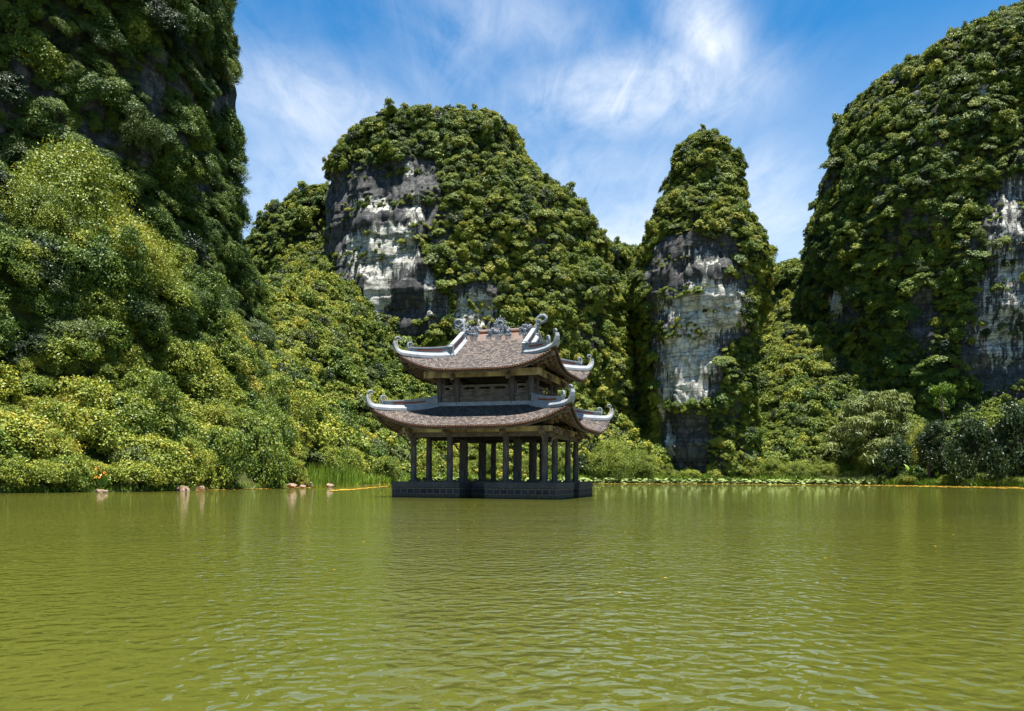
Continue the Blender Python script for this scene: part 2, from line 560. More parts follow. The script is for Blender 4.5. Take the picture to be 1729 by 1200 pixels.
def hill(key, label, yc, left, right, depth, inset=2.0, power=2.3, na=260, nz=150, amp=2.6, side=1.4):
    """a solid karst tower: stacked closed outlines from foot to top, weathered with noise"""
    left = np.array(left, float)
    right = np.array(right, float)

    def zx(l):
        x = (l[:, 1] - HX) / F_PX * yc
        z = CAM_H + (HY - l[:, 0]) / F_PX * yc
        # undo the camera's small roll
        return x + ROLL * (z - CAM_H), z - ROLL * x * 0 + ROLL * x
    lx, lz = zx(left)
    rx, rz = zx(right)
    o = np.argsort(lz); lx, lz = lx[o], lz[o]
    o = np.argsort(rz); rx, rz = rx[o], rz[o]
    ztop = max(lz.max(), rz.max()) - inset
    zz = -3 + (ztop + 3) * (1 - (1 - np.linspace(0, 1, nz)) ** 1.35)
    sd = side * np.clip((ztop - zz) / 22.0, -0.4, 1)
    L = np.interp(zz + inset * 0.6, lz, lx) + inset + sd
    R = np.interp(zz + inset * 0.6, rz, rx) - inset - sd
    # smooth outlines a little
    for _ in range(3):
        L[1:-1] = 0.25 * L[:-2] + 0.5 * L[1:-1] + 0.25 * L[2:]
        R[1:-1] = 0.25 * R[:-2] + 0.5 * R[1:-1] + 0.25 * R[2:]
    mid, hw = (L + R) / 2, np.maximum((R - L) / 2, 0.3)
    cap = np.clip((ztop - zz) / 7.0, 0, 1) ** 0.5
    hw = hw * np.maximum(cap, 0.02)
    hmax = hw.max()
    if callable(depth):
        dh = np.array([depth(z) for z in zz])
    else:
        dh = depth * (hw / hmax) ** 0.75
    dh = dh * np.maximum(cap, 0.02)
    # front two thirds get most of the points
    ph = np.linspace(0, 2 * math.pi, na, endpoint=False)
    ph = ph - 0.32 * np.sin(ph + math.pi / 2 + math.pi / 2) * 0 
    c, s = np.cos(ph), np.sin(ph)
    k = (np.abs(c) ** power + np.abs(s) ** power) ** (-1 / power)
    X = mid[:, None] + hw[:, None] * (c * k)[None]
    Y = yc + dh[:, None] * (s * k)[None]
    Z = np.repeat(zz[:, None], na, 1)
    P = np.stack([X, Y, Z], -1).reshape(-1, 3)
    nrm = np.stack([np.repeat((c * k)[None], nz, 0), np.repeat((s * k)[None], nz, 0)], -1).reshape(-1, 2)
    nrm /= np.linalg.norm(nrm, axis=1, keepdims=True)
    taper = np.repeat(np.maximum(cap, 0.1)[:, None], na, 1).ravel()
    n = fbm(P / np.array([22, 22, 30.0]) + hash(key) % 97 * 0 + yc, 4) * amp * 1.5
    flute = fbm(P / np.array([3.6, 3.6, 26.0]) + 40, 3) * 1.5
    ledge = fbm(np.column_stack([P[:, 0] / 40, P[:, 1] / 40, P[:, 2] / 6.0]) + 80, 3)
    ledge = np.sign(ledge) * np.abs(ledge) ** 0.4 * 0.3
    blocks = fbm(P / np.array([3.0, 3.0, 3.5]) + 9, 2) * 0.5 + fbm(P / np.array([10.0, 10.0, 9.0]) + 19, 2) * 1.9
    frac = 1 - 2 * np.abs(fbm(P / np.array([4.2, 4.2, 26.0]) + 60, 3)) ** 0.6
    slab = fbm(P / np.array([9.0, 9.0, 7.0]) + 71, 2)
    slab = np.round(slab * 3.2) / 3.2 * 1.5
    disp = (n + flute + ledge + blocks + slab - 0.9 * frac) * taper
    P[:, :2] += nrm * disp[:, None]
    bare = rock_mask(key, P).astype(float)
    front = P[:, 1] < yc + 0.2 * depth if not callable(depth) else P[:, 1] < yc
    bare = np.maximum(bare, (fbm(P / np.array([7.0, 7.0, 10.0]) + 55, 3) < -0.24) * 0.9)
    bare = np.where(front, bare, 0.35)
    pale = np.where(front, pale_mask(key, P), 0.2)
    # top cap vertex
    top = np.array([[mid[-1], yc, ztop + 0.2]])
    Vv = np.vstack([P, top])
    ii = np.arange(nz * na).reshape(nz, na)
    jj = np.roll(ii, -1, 1)
    q = np.stack([ii[:-1], jj[:-1], jj[1:], ii[1:]], -1).reshape(-1, 4)
    tr = np.stack([ii[-1], jj[-1], np.full(na, nz * na)], -1)
    me = mesh_np('hill', Vv, q, tr, mats=[ROCK], smooth=False)
    fattr(me, 'bare', np.append(bare, 0))
    fattr(me, 'pale', np.append(pale, 0))
    o = link('hill', me)
    tag(o, label, kind='structure')
    HILLS[key] = (Vv, np.vstack([q]), yc)
    return o


hill('left', 'tall dark karst cliff rising out of the picture at the left', 128,
     [(-620, 60), (-560, -60), (-400, -250), (-200, -380), (100, -460), (800, -500)],
     [(-620, 90), (-520, 230), (-380, 310), (-150, 360), (-60, 376), (0, 388), (60, 406), (130, 418), (175, 412), (200, 403), (260, 412), (320, 415), (350, 412), (420, 428), (560, 455), (900, 480)],
     40, inset=3.2, na=420, nz=260, power=2.2)
hill('broad', 'broad round topped karst hill with a bare grey cliff behind the pavilion', 240,
     [(190, 732), (200, 700), (205, 645), (225, 610), (250, 572), (285, 546), (305, 536), (450, 530), (600, 515), (900, 490)],
     [(190, 740), (200, 775), (208, 840), (250, 880), (290, 905), (340, 950), (380, 998), (420, 1030), (500, 1065), (900, 1110)],
     40, inset=2.0, power=2.6, na=620, nz=330)
hill('shoulder', 'lower wooded shoulder joined to the broad hill', 268,
     [(300, 560), (322, 508), (345, 470), (366, 438), (425, 398), (900, 340)],
     [(303, 545), (306, 600), (330, 680), (900, 760)], 26, inset=2.5, na=160, nz=90)
hill('saddle', 'low wooded saddle between the broad hill and the pinnacle', 285,
     [(398, 1030), (410, 1000), (440, 960), (900, 860)], [(398, 1045), (405, 1062), (430, 1100), (900, 1230)], 25, inset=2.0, na=150, nz=80)
hill('pinnacle', 'steep pointed karst pinnacle with a pale rock face', 222,
     [(200, 1180), (212, 1150), (240, 1126), (290, 1109), (340, 1086), (390, 1069), (420, 1056), (480, 1046), (560, 1052), (700, 1062), (900, 1062)],
     [(200, 1188), (220, 1211), (250, 1227), (320, 1254), (370, 1270), (420, 1290), (450, 1302), (520, 1300), (600, 1292), (900, 1290)],
     21, inset=2.0, side=2.6, power=2.5, na=460, nz=330)
hill('gap', 'distant wooded ridge in the gap beside the right mountain', 300,
     [(432, 1318), (446, 1296), (480, 1270), (900, 1180)], [(432, 1335), (440, 1372), (480, 1420), (900, 1520)], 25, inset=1.5, na=140, nz=80)
hill('right', 'dark wooded karst mountain climbing to the right with a grey cliff', 240,
     [(-70, 1800), (-20, 1750), (0, 1716), (12, 1690), (32, 1650), (72, 1580), (112, 1500), (140, 1450), (165, 1422), (210, 1402), (290, 1378), (370, 1364), (440, 1352), (520, 1356), (600, 1366), (900, 1390)],
     [(-70, 1830), (-40, 1920), (20, 2020), (120, 2120), (900, 2230)],
     46, inset=2.8, power=2.5, na=620, nz=330)

# ------------------------------------------------------------------ foliage prototypes
def leaf_cloud(seed, centers, radii, n, size, squash=0.85, droop=0.0, updir=0.55, jitter=0.65, aspect=0.5, shell=0.28):
    r = np.random.default_rng(seed)
    centers = np.asarray(centers, float)
    radii = np.asarray(radii, float)
    w = radii ** 2
    ci = r.choice(len(centers), n, p=w / w.sum())
    d = r.normal(size=(n, 3))
    d[:, 2] += 0.35
    d /= np.linalg.norm(d, axis=1, keepdims=True)
    lump = fbm(d * 1.9 + ci[:, None] * 3.7 + seed, 3)
    rad = radii[ci] * (1 - shell * r.random(n) ** 1.5) * (1.0 + 0.75 * lump + 0.25 * (r.random(n) ** 4))
    pos = centers[ci] + d * rad[:, None] * np.array([1, 1, squash])
    # lumpy surface and holes
    nz = fbm(pos * (2.6 / np.maximum(radii.mean(), 0.05)) * 0.35 + seed, 2)
    keep = nz > -0.18
    pos, d, ci = pos[keep], d[keep], ci[keep]
    n = len(pos)
    nrm = d * 0.75 + np.array([0, 0, updir]) + r.normal(size=(n, 3)) * jitter
    nrm /= np.linalg.norm(nrm, axis=1, keepdims=True)
    ax = r.normal(size=(n, 3))
    ax[:, 2] -= droop * 2
    ax -= nrm * (ax * nrm).sum(1)[:, None]
    ax /= np.linalg.norm(ax, axis=1, keepdims=True)
    bx = np.cross(nrm, ax)
    sz = size * (0.6 + 0.8 * r.random(n))
    a = ax * sz[:, None]
    b = bx * (sz * aspect)[:, None]
    bend = nrm * (sz * 0.18)[:, None]
    V = np.stack([pos - a, pos + b + bend, pos + a, pos - b + bend], 1).reshape(-1, 3)
    q = np.arange(n * 4).reshape(n, 4)
    crnd = r.random(len(centers))
    lv = np.clip(0.38 * r.random(n) + 0.6 * crnd[ci] * r.random(n) ** 0.3 + 0.3 * (r.random(n) > 0.94), 0, 1)
    return V, q, np.repeat(lv, 4)


def crown_mesh(name, seed, nleaf, size, nclump=16, kind='round', mat=None):
    r = np.random.default_rng(seed)
    cs, rs = [], []
    for i in range(nclump):
        th = r.random() * 2 * math.pi
        if kind == 'round':
            zz = r.random() ** 0.8
            rad = math.sqrt(max(0, 1 - (zz * 0.95) ** 2)) * (0.55 + 0.25 * r.random())
            cs.append((rad * math.cos(th), rad * math.sin(th), 0.12 + 0.85 * zz * (0.8 + 0.3 * r.random())))
            rs.append(0.17 + 0.25 * r.random() ** 1.4)
        elif kind == 'tall':
            zz = r.random()
            rad = (0.62 - 0.38 * zz) * (0.6 + 0.6 * r.random())
            cs.append((rad * math.cos(th), rad * math.sin(th), 0.2 + 1.6 * zz))
            rs.append(0.25 + 0.2 * r.random() - 0.08 * zz)
        elif kind == 'spread':
            rad = 0.95 * math.sqrt(r.random())
            cs.append((rad * math.cos(th), rad * math.sin(th), 0.35 + 0.45 * (1 - rad ** 2) + 0.18 * r.random()))
            rs.append(0.2 + 0.18 * r.random())
        elif kind == 'hang':
            zz = r.random()
            rad = 0.55 * (0.5 + 0.6 * r.random())
            cs.append((rad * math.cos(th), rad * math.sin(th), -0.7 + 1.5 * zz))
            rs.append(0.2 + 0.18 * r.random())
    if kind == 'round':
        cs.append((0, 0, 0.5)); rs.append(0.6)
    if kind == 'tall':
        cs.append((0, 0, 0.9)); rs.append(0.4)
    V, q, lv = leaf_cloud(seed, cs, rs, nleaf, size, droop=0.5 if kind == 'hang' else 0.25)
    me = mesh_np(name, V, q, mats=[mat or LEAF])
    fattr(me, 'leafv', lv)
    return me


KINDS = (('round', LEAF), ('round', LEAF), ('spread', LEAF), ('round', LEAF), ('tall', LEAF), ('hang', LEAF), ('round', LEAF_DARK), ('spread', LEAF_PALE))
FAR = [crown_mesh('crown', 100 + i, 4200, 0.076, 30, k, m) for i, (k, m) in enumerate(KINDS)]
NEAR = [crown_mesh('crown', 200 + i, 13000, 0.036, 44, k, m) for i, (k, m) in enumerate(KINDS)]
NEAR_DARK = [crown_mesh('crown', 300 + i, 14000, 0.036, 34, k, LEAF_DARK) for i, k in enumerate(('round', 'tall'))]


def trunk_mesh(name, seed, h, r0, lean=0.1, limbs=4):
    r = random.Random(seed)
    bm = bmesh.new()

    def limb(p0, p1, ra, rb, seg=5, sides=7):
        p0, p1 = Vector(p0), Vector(p1)
        off = Vector((r.uniform(-1, 1), r.uniform(-1, 1), 0)) * (p1 - p0).length * 0.08
        rings = []
        for i in range(seg + 1):
            t = i / seg
            c = p0.lerp(p1, t) + off * math.sin(t * math.pi)
            rad = ra + (rb - ra) * t
            dirv = (p1 - p0).normalized()
            sx = dirv.orthogonal().normalized()
            sy = dirv.cross(sx)
            rings.append([bm.verts.new(c + (sx * math.cos(a) + sy * math.sin(a)) * rad) for a in [k * 2 * math.pi / sides for k in range(sides)]])
        for a, b in zip(rings[:-1], rings[1:]):
            for k in range(sides):
                bm.faces.new((a[k], a[(k + 1) % sides], b[(k + 1) % sides], b[k]))
        bm.faces.new(rings[-1]); bm.faces.new(rings[0][::-1])
    top = Vector((lean * h, 0, h))
    limb((0, 0, -0.3), top, r0, r0 * 0.45)
    for i in range(limbs):
        a = i * 2 * math.pi / limbs + r.uniform(-0.4, 0.4)
        b = top * (0.45 + 0.12 * i / limbs * 2)
        limb(b, b + Vector((math.cos(a), math.sin(a), 0.9)) * h * 0.45, r0 * 0.42, r0 * 0.14, 4, 6)
    me = bpy.data.meshes.new(name)
    bm.to_mesh(me); bm.free()
    me.materials.append(BARK)
    return me


BIG = [crown_mesh('crown', 400 + i, 46000, 0.0185, 80, k) for i, k in enumerate(('round', 'round', 'spread', 'round', 'tall'))]
SLIM = trunk_mesh('trunk', 8, 1.0, 0.018, 0.02, 0)
TRUNKS = [trunk_mesh('trunk', i, 1.0, 0.055, 0.06 * (i - 1)) for i in range(3)]

# ------------------------------------------------------------------ forest on the hills (uncountable: stuff)
PROTO = {}


def proto_objects(key, meshes):
    if key not in PROTO:
        PROTO[key] = [bpy.data.objects.new(f'{key}_crown', me) for me in meshes]
    return PROTO[key]


def forest(label, P, scale, rot, pid, tint, protos, name='forest'):
    me = bpy.data.meshes.new(name)
    me.vertices.add(len(P))
    me.vertices.foreach_set('co', np.asarray(P, np.float32).ravel())
    fattr(me, 'scl', scale, 'FLOAT_VECTOR')
    fattr(me, 'rot', rot, 'FLOAT_VECTOR')
    fattr(me, 'pid', pid, 'INT')
    fattr(me, 'tint', tint)
    o = link(name, me)
    tag(o, label, kind='stuff')
    t = bpy.data.node_groups.new(name, 'GeometryNodeTree')
    t.interface.new_socket('Geometry', in_out='INPUT', socket_type='NodeSocketGeometry')
    t.interface.new_socket('Geometry', in_out='OUTPUT', socket_type='NodeSocketGeometry')
    nd = t.nodes
    gi, go = nd.new('NodeGroupInput'), nd.new('NodeGroupOutput')
    iop = nd.new('GeometryNodeInstanceOnPoints')
    join = nd.new('GeometryNodeJoinGeometry')
    for ob in reversed(protos):
        oi = nd.new('GeometryNodeObjectInfo')
        oi.inputs['Object'].default_value = ob
        oi.inputs['As Instance'].default_value = False
        g2i = nd.new('GeometryNodeGeometryToInstance')
        t.links.new(oi.outputs['Geometry'], g2i.inputs[0])
        t.links.new(g2i.outputs[0], join.inputs[0])
    t.links.new(gi.outputs[0], iop.inputs['Points'])
    t.links.new(join.outputs[0], iop.inputs['Instance'])
    iop.inputs['Pick Instance'].default_value = True

    def na(nm, ty):
        a = nd.new('GeometryNodeInputNamedAttribute')
        a.data_type = ty
        a.inputs['Name'].default_value = nm
        return next(s for s in a.outputs if s.enabled and s.name == 'Attribute')
    t.links.new(na('pid', 'INT'), iop.inputs['Instance Index'])
    t.links.new(na('rot', 'FLOAT_VECTOR'), iop.inputs['Rotation'])
    t.links.new(na('scl', 'FLOAT_VECTOR'), iop.inputs['Scale'])
    t.links.new(iop.outputs[0], go.inputs[0])
    md = o.modifiers.new('scatter', 'NODES')
    md.node_group = t
    return o


def surf_samples(V, q, n, rng, facing=-0.25):
    A, B, C, D = (V[q[:, i]] for i in range(4))
    nr = np.cross(C - A, D - B)
    ar = np.linalg.norm(nr, axis=1) / 2
    nr = nr / np.maximum(ar * 2, 1e-9)[:, None]
    ctr = (A + C) / 2
    view = np.array([0, 0, CAM_H]) - ctr
    view /= np.linalg.norm(view, axis=1, keepdims=True)
    ok = ((nr * view).sum(1) > facing) & (ctr[:, 2] > 0)
    w = np.where(ok, ar, 0)
    fi = rng.choice(len(q), n, p=w / w.sum())
    u, v = rng.random(n)[:, None], rng.random(n)[:, None]
    P = (A[fi] * (1 - u) + B[fi] * u) * (1 - v) + (D[fi] * (1 - u) + C[fi] * u) * v
    return P, nr[fi]


def thin(P, rad):
    """keep points at least about rad apart (grid poisson)"""
    seen, keep = {}, []
    for i, p in enumerate(P):
        r = rad[i] if hasattr(rad, '__len__') else rad
        k = (int(p[0] // r), int(p[1] // r), int(p[2] // r))
        ok = True
        for dx in (-1, 0, 1):
            for dy in (-1, 0, 1):
                for dz in (-1, 0, 1):
                    for j in seen.get((k[0] + dx, k[1] + dy, k[2] + dz), ()):
                        if (P[j][0] - p[0]) ** 2 + (P[j][1] - p[1]) ** 2 + (P[j][2] - p[2]) ** 2 < r * r:
                            ok = False
                            break
                    if not ok: break
                if not ok: break
            if not ok: break
        if ok:
            seen.setdefault(k, []).append(i)
            keep.append(i)
    return np.array(keep)


def tilt_rot(N, rng, amount=0.45):
    rots = np.zeros((len(N), 3))
    up = Vector((0, 0, 1))
    for i, n in enumerate(N):
        tgt = (up * (1 - amount) + Vector(n) * amount).normalized()
        qz = Quaternion((0, 0, 1), rng.random() * 6.283)
        rots[i] = (up.rotation_difference(tgt) @ qz).to_euler()
    return rots


def tint_of(P, rng, base=0.45, spread=0.22):
    big = fbm(P / 30.0 + 3, 3)
    t = base + big * spread * 1.2 + rng.normal(size=len(P)) * spread * 0.55
    return np.clip(t, 0.02, 0.88)


def plant_hill(key, label, n, gap, rmin, rmax, protos, tint=0.45, spread=0.2, rock_keep=0.10):
    rng = np.random.default_rng(abs(int(HILLS[key][2] * 31)) + len(key))
    Vv, q, yc = HILLS[key]
    P, N = surf_samples(Vv, q, n, rng)
    gz = ground_h(P[:, :2])
    ok = P[:, 2] > gz - 1.0
    P, N = P[ok], N[ok]
    bare = rock_mask(key, P)
    ledge = fbm(np.column_stack([P[:, 0] / 14, P[:, 1] / 14, P[:, 2] / 5.0]) + 12, 3)
    small = (rng.random(len(P)) < rock_keep * 2.6) & (ledge > 0.16)
    thinp = fbm(P / np.array([7.0, 7.0, 10.0]) + 55, 3) < -0.30
    keep2 = ~thinp | (rng.random(len(P)) < 0.15)
    bare = bare | ~keep2
    small = small & keep2
    ok = ~bare | small
    P, N, bare = P[ok], N[ok], bare[ok]
    k = thin(P, gap)
    P, N, bare = P[k], N[k], bare[k]
    sz = rmin + (rmax - rmin) * rng.random(len(P)) ** 2.2
    sz = np.where(bare, sz * 0.6, sz)
    sc = np.stack([sz * (0.75 + 0.65 * rng.random(len(P))), sz * (0.75 + 0.65 * rng.random(len(P))), sz * (0.6 + 0.6 * rng.random(len(P)))], 1)
    odd = rng.random(len(P))
    sc = np.where((odd < 0.04)[:, None], sc * np.array([1.0, 1.0, 1.7]), sc)
    sc = np.where((odd > 0.955)[:, None], sc * np.array([1.45, 1.45, 1.2]), sc)
    pid = rng.choice(8, len(P), p=[.22, .20, .13, .17, .07, .06, .09, .06])
    rot = tilt_rot(N, rng)
    forest(label, P + N * (0.05 * sz)[:, None] - np.array([0, 0, 0.30]) * sz[:, None], sc, rot, pid, tint_of(P, rng, tint, spread), proto_objects(*protos))


FARP, NEARP = ('far', FAR), ('near', NEAR)
plant_hill('left', 'dense bushes and creepers clinging to the dark left cliff', 16000, 1.45, 0.8, 2.9, NEARP, 0.17, 0.2)  # low leaf tint puts the cliff's shade into the foliage colour
plant_hill('broad', 'dense crowns of bushes over the broad hill behind the pavilion', 80000, 1.0, 0.5, 2.0, FARP, 0.52, 0.32)
plant_hill('shoulder', 'bushy wood on the low shoulder at the left of the broad hill', 8000, 1.6, 0.9, 2.9, FARP, 0.48, 0.25)
plant_hill('saddle', 'bushy wood on the saddle between broad hill and pinnacle', 7000, 1.6, 0.9, 2.9, FARP, 0.5, 0.25)
plant_hill('pinnacle', 'bushes covering the pointed pinnacle above its pale face', 54000, 0.95, 0.45, 1.85, FARP, 0.54, 0.32)
plant_hill('gap', 'far wood on the ridge seen in the gap', 6000, 1.7, 0.9, 2.9, FARP, 0.45, 0.25)
plant_hill('right', 'dense bushes over the dark right hand mountain', 90000, 1.12, 0.55, 2.2, FARP, 0.42, 0.30)

# lower slopes
rng = np.random.default_rng(11)


def plant_slope(label, x0, x1, dmin, dmax, n, gap, rmin, rmax, protos, tint, spread=0.2, skip=None):
    th = px_dir(rng.uniform(x0, x1, n))
    sy = shore_y(HX + F_PX * th)
    Yd = sy + dmin + (dmax - dmin) * rng.random(n)
    P2 = np.stack([th * Yd, Yd], 1)
    d = shore_dist(P2)
    ok = (d > dmin) & (d < dmax)
    P2, d = P2[ok], d[ok]
    z = ground_h(P2)
    P = np.column_stack([P2, z])
    e = 1.0
    gxn = (ground_h(P2 + [e, 0]) - z) / e
    gyn = (ground_h(P2 + [0, e]) - z) / e
    N = np.stack([-gxn, -gyn, np.ones(len(z))], 1)
    N /= np.linalg.norm(N, axis=1, keepdims=True)
    # bare where rock of the pinnacle foot shows
    x, y = to_px(P)
    m = np.ones(len(P), bool)
    for key in ('pinnacle',):
        for poly in ROCK_PX[key]:
            m &= ~in_poly(x, y - 12, poly)
    P, N = P[m], N[m]
    k = thin(P, gap)
    P, N = P[k], N[k]
    sz = rmin + (rmax * 1.1 - rmin) * rng.random(len(P)) ** 2.2
    sc = np.stack([sz * (0.9 + 0.3 * rng.random(len(P))), sz * (0.9 + 0.3 * rng.random(len(P))), sz * (0.8 + 0.5 * rng.random(len(P)))], 1)
    pid = rng.choice(8, len(P), p=[.22, .20, .14, .17, .08, .03, .09, .07])
    tt = tint_of(P, rng, tint, spread)
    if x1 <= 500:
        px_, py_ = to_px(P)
        tt = np.clip(tt + np.interp(py_, [430, 520, 640, 760], [-0.20, -0.30, 0.06, 0.20]) * np.clip((470 - px_) / 120, 0, 1), 0.04, 0.9)  # leaf tint lowered mid-slope to paint in a shaded hollow, raised near the shore
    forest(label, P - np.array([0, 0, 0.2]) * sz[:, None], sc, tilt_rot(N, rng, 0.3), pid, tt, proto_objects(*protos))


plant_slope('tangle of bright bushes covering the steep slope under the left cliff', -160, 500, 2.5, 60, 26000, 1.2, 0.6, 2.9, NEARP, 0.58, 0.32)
plant_slope('sunlit bushes on the slope behind the pavilion at the left', 430, 900, 4.0, 190, 40000, 1.3, 0.6, 2.6, FARP, 0.58, 0.28)
plant_slope('bushes on the low slope round the foot of the pinnacle', 880, 1300, 7.0, 60, 12000, 1.5, 0.9, 2.9, FARP, 0.55, 0.26)
plant_slope('pale green bushes filling the valley between pinnacle and right mountain', 1240, 1560, 7.0, 110, 30000, 1.35, 0.7, 2.6, FARP, 0.62, 0.28)
plant_slope('dark undergrowth on the slope under the right mountain', 1540, 1900, 5.0, 60, 8000, 1.6, 0.9, 2.9, FARP, 0.40, 0.25)

# ------------------------------------------------------------------ single shore plants
def at_shore(xpx, inland):
    y = float(shore_y(xpx)) + inland
    x = float(px_dir(xpx)) * y
    z = float(ground_h(np.array([[x, y]]))[0])
    return x, y, z


def plant(name, cat, xpx, inland, width, height, mesh, tint, label, group=None, rz=None, trunk=True, lift=0.0):
    x, y, z = at_shore(xpx, inland - (0.7 if xpx < 560 and inland < 4 else 0.0))
    z = max(z, 0.0)
    t = bpy.data.objects.new(name, None)
    t.location = (x, y, z)
    t.rotation_euler = (0, 0, random.Random(xpx).uniform(0, 6.28) if rz is None else rz)
    COL.objects.link(t)
    tag(t, label, cat, group)
    top = max(v.co.z for v in mesh.vertices)
    cr = link('crown', mesh, t, (0, 0, lift - 0.05 * height))
    cr.scale = (width / 2, width / 2, (height - lift) / top)
    cr['tint'] = tint
    if trunk:
        tr = link('trunk', SLIM if lift > 10 else TRUNKS[xpx % 3], t)
        hh = max(0.55 * height, lift + 0.35 * (height - lift))
        tr.scale = (hh, hh, hh)
    return t


SHRUBS = [
    # name, category, xpx, inland, width, height, proto, tint, label
    ('shrub', 'shrub', 14, 1.2, 4.2, 3.0, 0, .55, 'low spreading shrub at the water on the far left edge of the shore'),
    ('shrub', 'shrub', 70, 1.0, 4.0, 2.6, 2, .66, 'yellowish shrub at the water, second from the left picture edge'),
    ('shrub', 'shrub', 118, 1.3, 4.0, 3.2, 1, .50, 'mid green rounded shrub at the water left of the orange flowers'),
    ('shrub', 'shrub', 222, 1.2, 4.4, 2.7, 2, .68, 'bright yellow green shrub at the water right of the orange flowers'),
    ('shrub', 'shrub', 276, 1.6, 3.8, 3.0, 0, .58, 'leafy shrub on the bank just left of the two pinkish boulders'),
    ('bush', 'bush', 322, 3.0, 4.4, 4.4, 3, .62, 'sunny bush rising behind the two pinkish boulders'),
    ('bush', 'bush', 378, 2.0, 5.4, 6.6, 1, .40, 'tall bush with a dark hollow under it right of the two pinkish boulders'),
    ('bush', 'bush', 446, 2.4, 5.4, 6.8, 3, .34, 'large dark bush overhanging the water left of the boulder cluster'),
    ('shrub', 'shrub', 500, 2.4, 3.6, 3.0, 4, .74, 'yellow shrub growing right above the boulder cluster'),
    ('bush', 'bush', 548, 7.0, 5.0, 5.2, 0, .62, 'sunlit bush behind the reeds at the left of the pavilion'),
    ('small_tree', 'tree', 585, 8.0, 4.4, 5.4, 2, .52, 'small leafy tree with a dark gap below, behind the reeds'),
    ('bush', 'bush', 655, 4.0, 6.0, 5.2, 1, .50, 'round green bush close to the left corner of the pavilion platform'),
    ('bush', 'bush', 716, 6.0, 6.0, 6.5, 3, .68, 'yellow green bush seen between the leftmost pavilion columns'),
    ('bush', 'bush', 772, 6.0, 6.5, 6.0, 0, .72, 'bright yellow bush seen through the pavilion left of its middle'),
    ('bush', 'bush', 826, 7.0, 7.0, 7.5, 1, .46, 'darker bush seen through the middle of the pavilion columns'),
    ('bush', 'bush', 890, 6.0, 6.5, 6.0, 3, .60, 'sunny bush seen between the right front pavilion columns'),
    ('bush', 'bush', 948, 7.0, 6.5, 8.0, 0, .52, 'leafy bush seen between the right side columns of the pavilion'),
    ('small_tree', 'tree', 1030, 3.0, 13.0, 11.5, 1, .52, 'big rounded tree standing on the shore just right of the pavilion'),
    ('small_tree', 'tree', 1084, 3.4, 9.5, 8.6, 3, .48, 'rounded smaller tree leaning right of the big rounded shore tree'),
    ('sapling', 'sapling', 1130, 4.2, 3.4, 4.6, 4, .60, 'slim sapling below the bare foot of the pinnacle'),
    ('shrub', 'shrub', 1166, 4.5, 5.0, 2.8, 2, .66, 'low yellow green shrub in front of the dark rock foot'),
    ('shrub', 'shrub', 1206, 4.5, 5.6, 3.2, 0, .62, 'low green shrub right of the dark rock foot of the pinnacle'),
    ('shrub', 'shrub', 1256, 4.5, 7.0, 4.4, 2, .70, 'yellowish leafy shrub behind the middle of the lotus bed'),
    ('bush', 'bush', 1304, 5.5, 7.6, 6.0, 1, .60, 'rounded bush behind the lotus bed, left of a matching pair'),
    ('bush', 'bush', 1346, 5.0, 6.6, 5.2, 0, .50, 'darker rounded bush of the pair behind the lotus bed'),
    ('bush', 'bush', 1394, 4.5, 8.0, 6.0, 3, .56, 'lighter rounded bush of the pair beside the grey green grass'),
    ('shrub', 'shrub', 1440, 4.0, 5.6, 3.6, 2, .80, 'small bright yellow shrub above the grey green grass'),
    ('bush', 'bush', 1466, 9.0, 8.0, 9.0, 3, .70, 'yellow green bush below the feathery tree'),
    ('shrub', 'shrub', 1492, 2.0, 5.4, 2.4, 5, .62, 'ferny shrub at the waterline left of the first banana plant'),
    ('shrub', 'shrub', 1536, 1.6, 5.6, 2.6, 2, .58, 'bright ferny shrub at the waterline under the dark glossy trees'),
    ('shrub', 'shrub', 1604, 1.4, 4.4, 2.6, 0, .54, 'leafy shrub at the waterline under the upright banana leaf'),
    ('shrub', 'shrub', 1668, 1.4, 4.6, 3.0, 1, .42, 'dark hollow shrub at the waterline near the right picture edge'),
    ('shrub', 'shrub', 1716, 1.2, 4.2, 2.0, 2, .60, 'grassy low shrub at the very right end of the shore'),
    ('bush', 'bush', 1556, 12.0, 9.0, 15.0, 0, .76, 'yellow green bush rising between the feathery tree and dark trees'),
    ('tree', 'tree', 60, 13.0, 7.0, 6.5, 3, .48, 'rounded crown on the slope above the far left shrubs'),
    ('tree', 'tree', 215, 15.0, 9.0, 7.0, 1, .78, 'olive orange tinted tree crown half way up the left slope'),
    ('tree', 'tree', 118, 19.0, 13.0, 11.0, 1, .62, 'big yellow green tree crown at the foot of the dark left cliff'),
]
for k, s in enumerate(SHRUBS):
    plant(s[0], s[1], s[2], s[3], s[4], s[5], (BIG if s[4] > 6.4 and s[6] < 5 else NEAR)[s[6]], s[7], s[8])

DARKS = [(1516, 6.0, 10.0, 13.0, 0, .55, 'glossy dark tree beside the feathery tree, leftmost of the dark trees'),
         (1574, 5.0, 10.5, 15.5, 1, .40, 'tall dark tree with a pointed top behind the banana leaf'),
         (1640, 4.0, 11.0, 17.0, 0, .45, 'broad dark glossy tree in front of the grey cliff on the right'),
         (1712, 4.0, 11.5, 19.0, 0, .35, 'tallest dark tree at the right picture edge')]
for xp, inl, w, h, pr, ti, lab in DARKS:
    plant('dark_tree', 'tree', xp, inl, w, h, NEAR_DARK[pr], ti, lab, lift=1.0)


